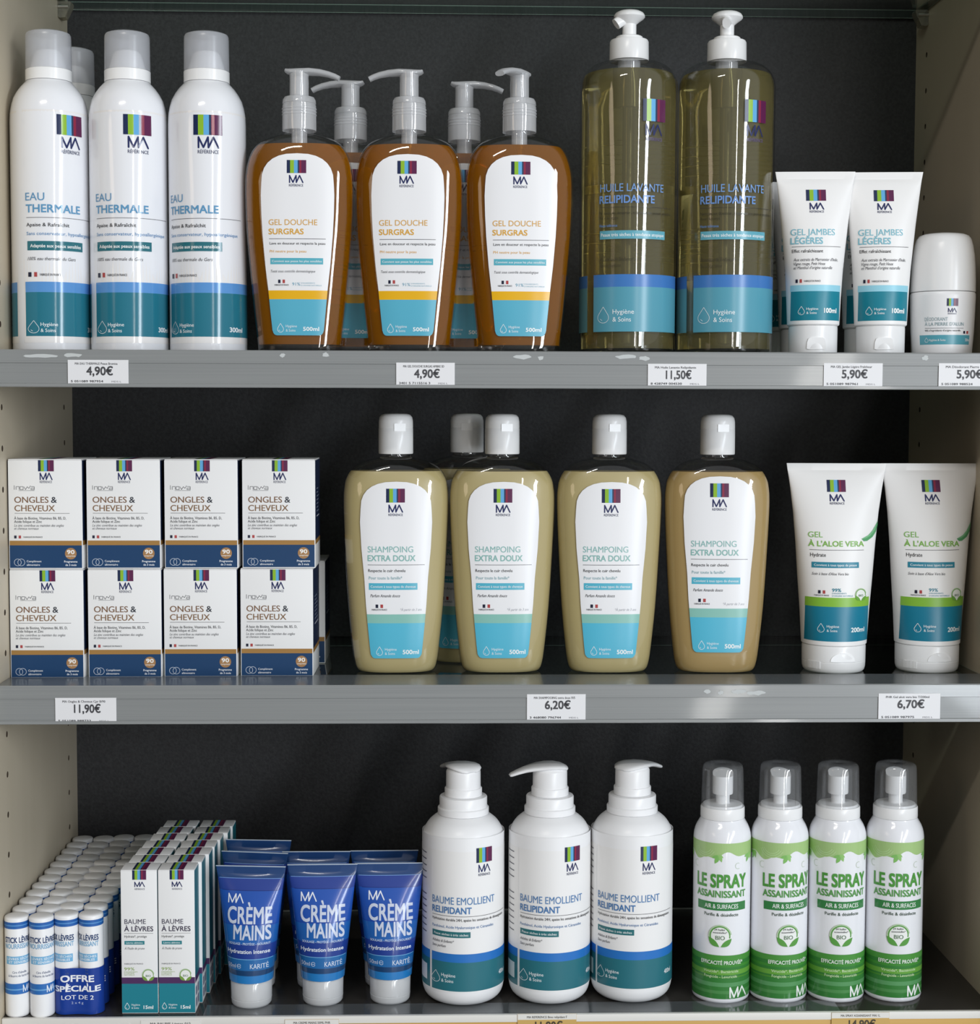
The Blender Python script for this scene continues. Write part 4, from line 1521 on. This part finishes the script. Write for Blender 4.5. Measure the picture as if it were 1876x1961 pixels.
for q in range(12):
    a.band(U(-78) - (q * 5) % 4, U(-62), 47 + q * 5.2 + (8 if q > 6 else 0), 47.9 + q * 5.2 + (8 if q > 6 else 0), (96, 96, 104), 2)
a.band(U(-92), U(-53), 2.9, 26.7, (44, 112, 124), 2)
a.band(U(-92), U(-53), 26.7, 33.7, (44, 116, 194), 2)
a.band(U(-84), U(-60), 8, 21, (236, 238, 240), 3)
a.into(b, round_surf(LPS, 33.0), 2.6, None, .3)
b.build('back_label', t)
LPRZ = facing(.3552, .043)
place_all(t, [(.3552, .0420, Z3 + .0002, LPRZ + R_(1), 'white lotion pump bottle beside the blue hand cream tubes', R_(118) - LPRZ),
              (.4248, .0430, Z3 + .0002, facing(.4248, .043) + R_(4), 'white lotion pump bottle in the middle, spout pointing left', R_(188) - facing(.42, .043)),
              (.4915, .0455, Z3 + .0002, facing(.4915, .045) - R_(5), 'white lotion pump bottle nearest the green spray cans', R_(46) - facing(.49, .043))],
          'pump bottle', 'white lotion pump bottles', 'pump_head')

# ---- green spray cans
SP = [(0, 21.6), (1, 22.6), (2.4, 23), (131, 23), (134.5, 22.5), (137.5, 21.7), (140.5, 20.4), (143, 18.9), (145, 17.8), (146, 17.4)]
DG, MG, LG = (58, 128, 60), (92, 160, 66), (168, 200, 134)
t = thing('sanitising_spray_can')
b = MB()
lathe(b, [(r, z) for z, r in SP], WHITE_CAN, 56)
a = Art(.9816, 8.7, 563.4, 23.0)
U = lambda d: R_(d) * 23.0
a.band(U(-150), U(150), -4.9, 31.2, DG)
for z0, z1, c in ((26.6, 31.2, (78, 148, 66)), (21.4, 23.6, (68, 142, 58)), (15, 19, (104, 164, 66)), (12.4, 13.6, (80, 144, 56)), (5.2, 8.6, (92, 154, 98)), (-.6, 2, (80, 144, 80))):
    a.band(U(-150), U(150), z0, z1, c, 2)
# leafy top band with an uneven lower edge
n = 60
for i in range(n):
    d0, d1 = -150 + 300 * i / n, -150 + 300 * (i + 1) / n
    e = lambda d: 112.4 + 2.6 * math.sin(math.radians(d * 3.1 + 40)) + 1.4 * math.sin(math.radians(d * 8.3))
    a.raw([(U(d0), a.Z(e(d0))), (U(d1), a.Z(e(d1))), (U(d1), a.Z(123.4)), (U(d0), a.Z(123.4))], [[0, 1, 2, 3]], LG, 1)
for d in (-120, -84, -8, 62, 108):
    u = U(d)
    for k, (ang, l) in enumerate(((250, 7.5), (300, 6.4), (205, 5.6), (335, 4.8))):
        c_, s_ = math.cos(R_(ang)), math.sin(R_(ang))
        z0 = 113.6
        R0 = a.R
        a.R = None
        a.leaf(563.4 + u / a.k, z0, 563.4 + u / a.k + c_ * l, z0 + s_ * l, .3, (150, 200, 118) if k % 2 else (132, 190, 104), 2)
        a.R = R0
R0 = a.R
a.R = None
for d, r in ((-58, 2.6), (34, 2.4), (-100, 2.2), (82, 2.4)):
    a.arc(563.4 + U(d), 104.6, r, 60, 300, .35, (186, 200, 176), 2, 12)
for r in (7, 8.6, 10.4):
    a.arc(563.4 + U(-38), 121.5, r, 200, 330, .35, (196, 226, 170), 2, 14)
a.R = R0
a.text('LE SPRAY', 544.3, 582.2, 87.2, 97.6, (84, 154, 70), .03)
a.text('ASSAINISSANT', 544.3, 582, 79, 84.4, (92, 156, 84), .024)
a.rect(544.8, 582.2, 68.1, 75, (60, 130, 74), 2)
a.text('AIR & SURFACES', 550.2, 576.6, 69.8, 73.4, (240, 246, 240), .012)
a.text('Purifie & désinfecte', 550, 576.8, 63.4, 66, (64, 84, 70), .012)
a.bio(562.6, 47.2, 9.0, (94, 158, 74), ('24 huiles', 'essentielles*'))
a.text('EFFICACITÉ PROUVÉE*', 548, 580.4, 23.6, 26.6, (236, 246, 232), .016)
a.text('Virucide*, Bactéricide', 550, 577.4, 16.8, 19, (220, 238, 200), 0)
a.text('Fongicide - Levuricide', 550.4, 576.4, 12.6, 14.8, (220, 238, 200), 0)
a.ma(570.6, 583.6, -3.8, 4.6, (242, 246, 242), 1.25)
a.into(b, round_surf([(z, r, r) for z, r in SP], 23.0), 2.0, None, .15)
b.build('body', t)
b = MB()
lathe(b, [(17.5, 146.2), (17.7, 146.6), (17.6, 154.4), (17.3, 155.2), (16.2, 155.4), (15.6, 157), (6, 157.4), (5.7, 158)], WHITE_PLASTIC, 48)
b.build('collar', t)
b = MB()
v, f = [], []
lathe(b, [(5.6, 158), (5.6, 165)], WHITE_PLASTIC, 24)
seg = 28
for k, (r, z) in enumerate(((8.0, 165), (8.2, 166), (8.2, 182))):
    for i in range(seg):
        q = 2 * PI * i / seg
        y = r * math.sin(q)
        zz = z + (y * .28 if k == 2 else 0) - (1.6 * math.cos(q) ** 2 if k == 2 and y < 0 else 0)
        v.append((r * math.cos(q), y, zz))
for k in range(2):
    for i in range(seg):
        j = (i + 1) % seg
        f.append([k * seg + i, k * seg + j, (k + 1) * seg + j, (k + 1) * seg + i])
f += [list(range(seg))[::-1], [2 * seg + i for i in range(seg)]]
b.add(v, f, WHITE_PLASTIC)
b.build('nozzle', t)
b = MB()
lathe(b, [(17.2, 155.4), (17.0, 160), (16.5, 180), (16.2, 186), (15.6, 188), (14.2, 189.2), (10, 189.6), (2.4, 189.6), (1.6, 189.2), (.1, 189.2)], CLEARCAP, 48, cap0=False)
b.build('clear_cap', t)
G = 'green and white spray cans'
place_all(t, [(.5640, .0408, Z3 + .0002, facing(.564, .04), 'green and white spray can nearest the lotion pump bottles'),
              (.6106, .0408, Z3 + .0002, facing(.61, .04) + R_(22), 'green and white spray can second from the lotion pumps, lettering turned right'),
              (.6574, .0408, Z3 + .0002, facing(.657, .04) + R_(13), 'green and white spray can third from the lotion pumps'),
              (.7042, .0408, Z3 + .0002, facing(.704, .04) + R_(13), 'green and white spray can nearest the right panel')], 'spray can', G)

bpy.data.objects.remove(_fo)
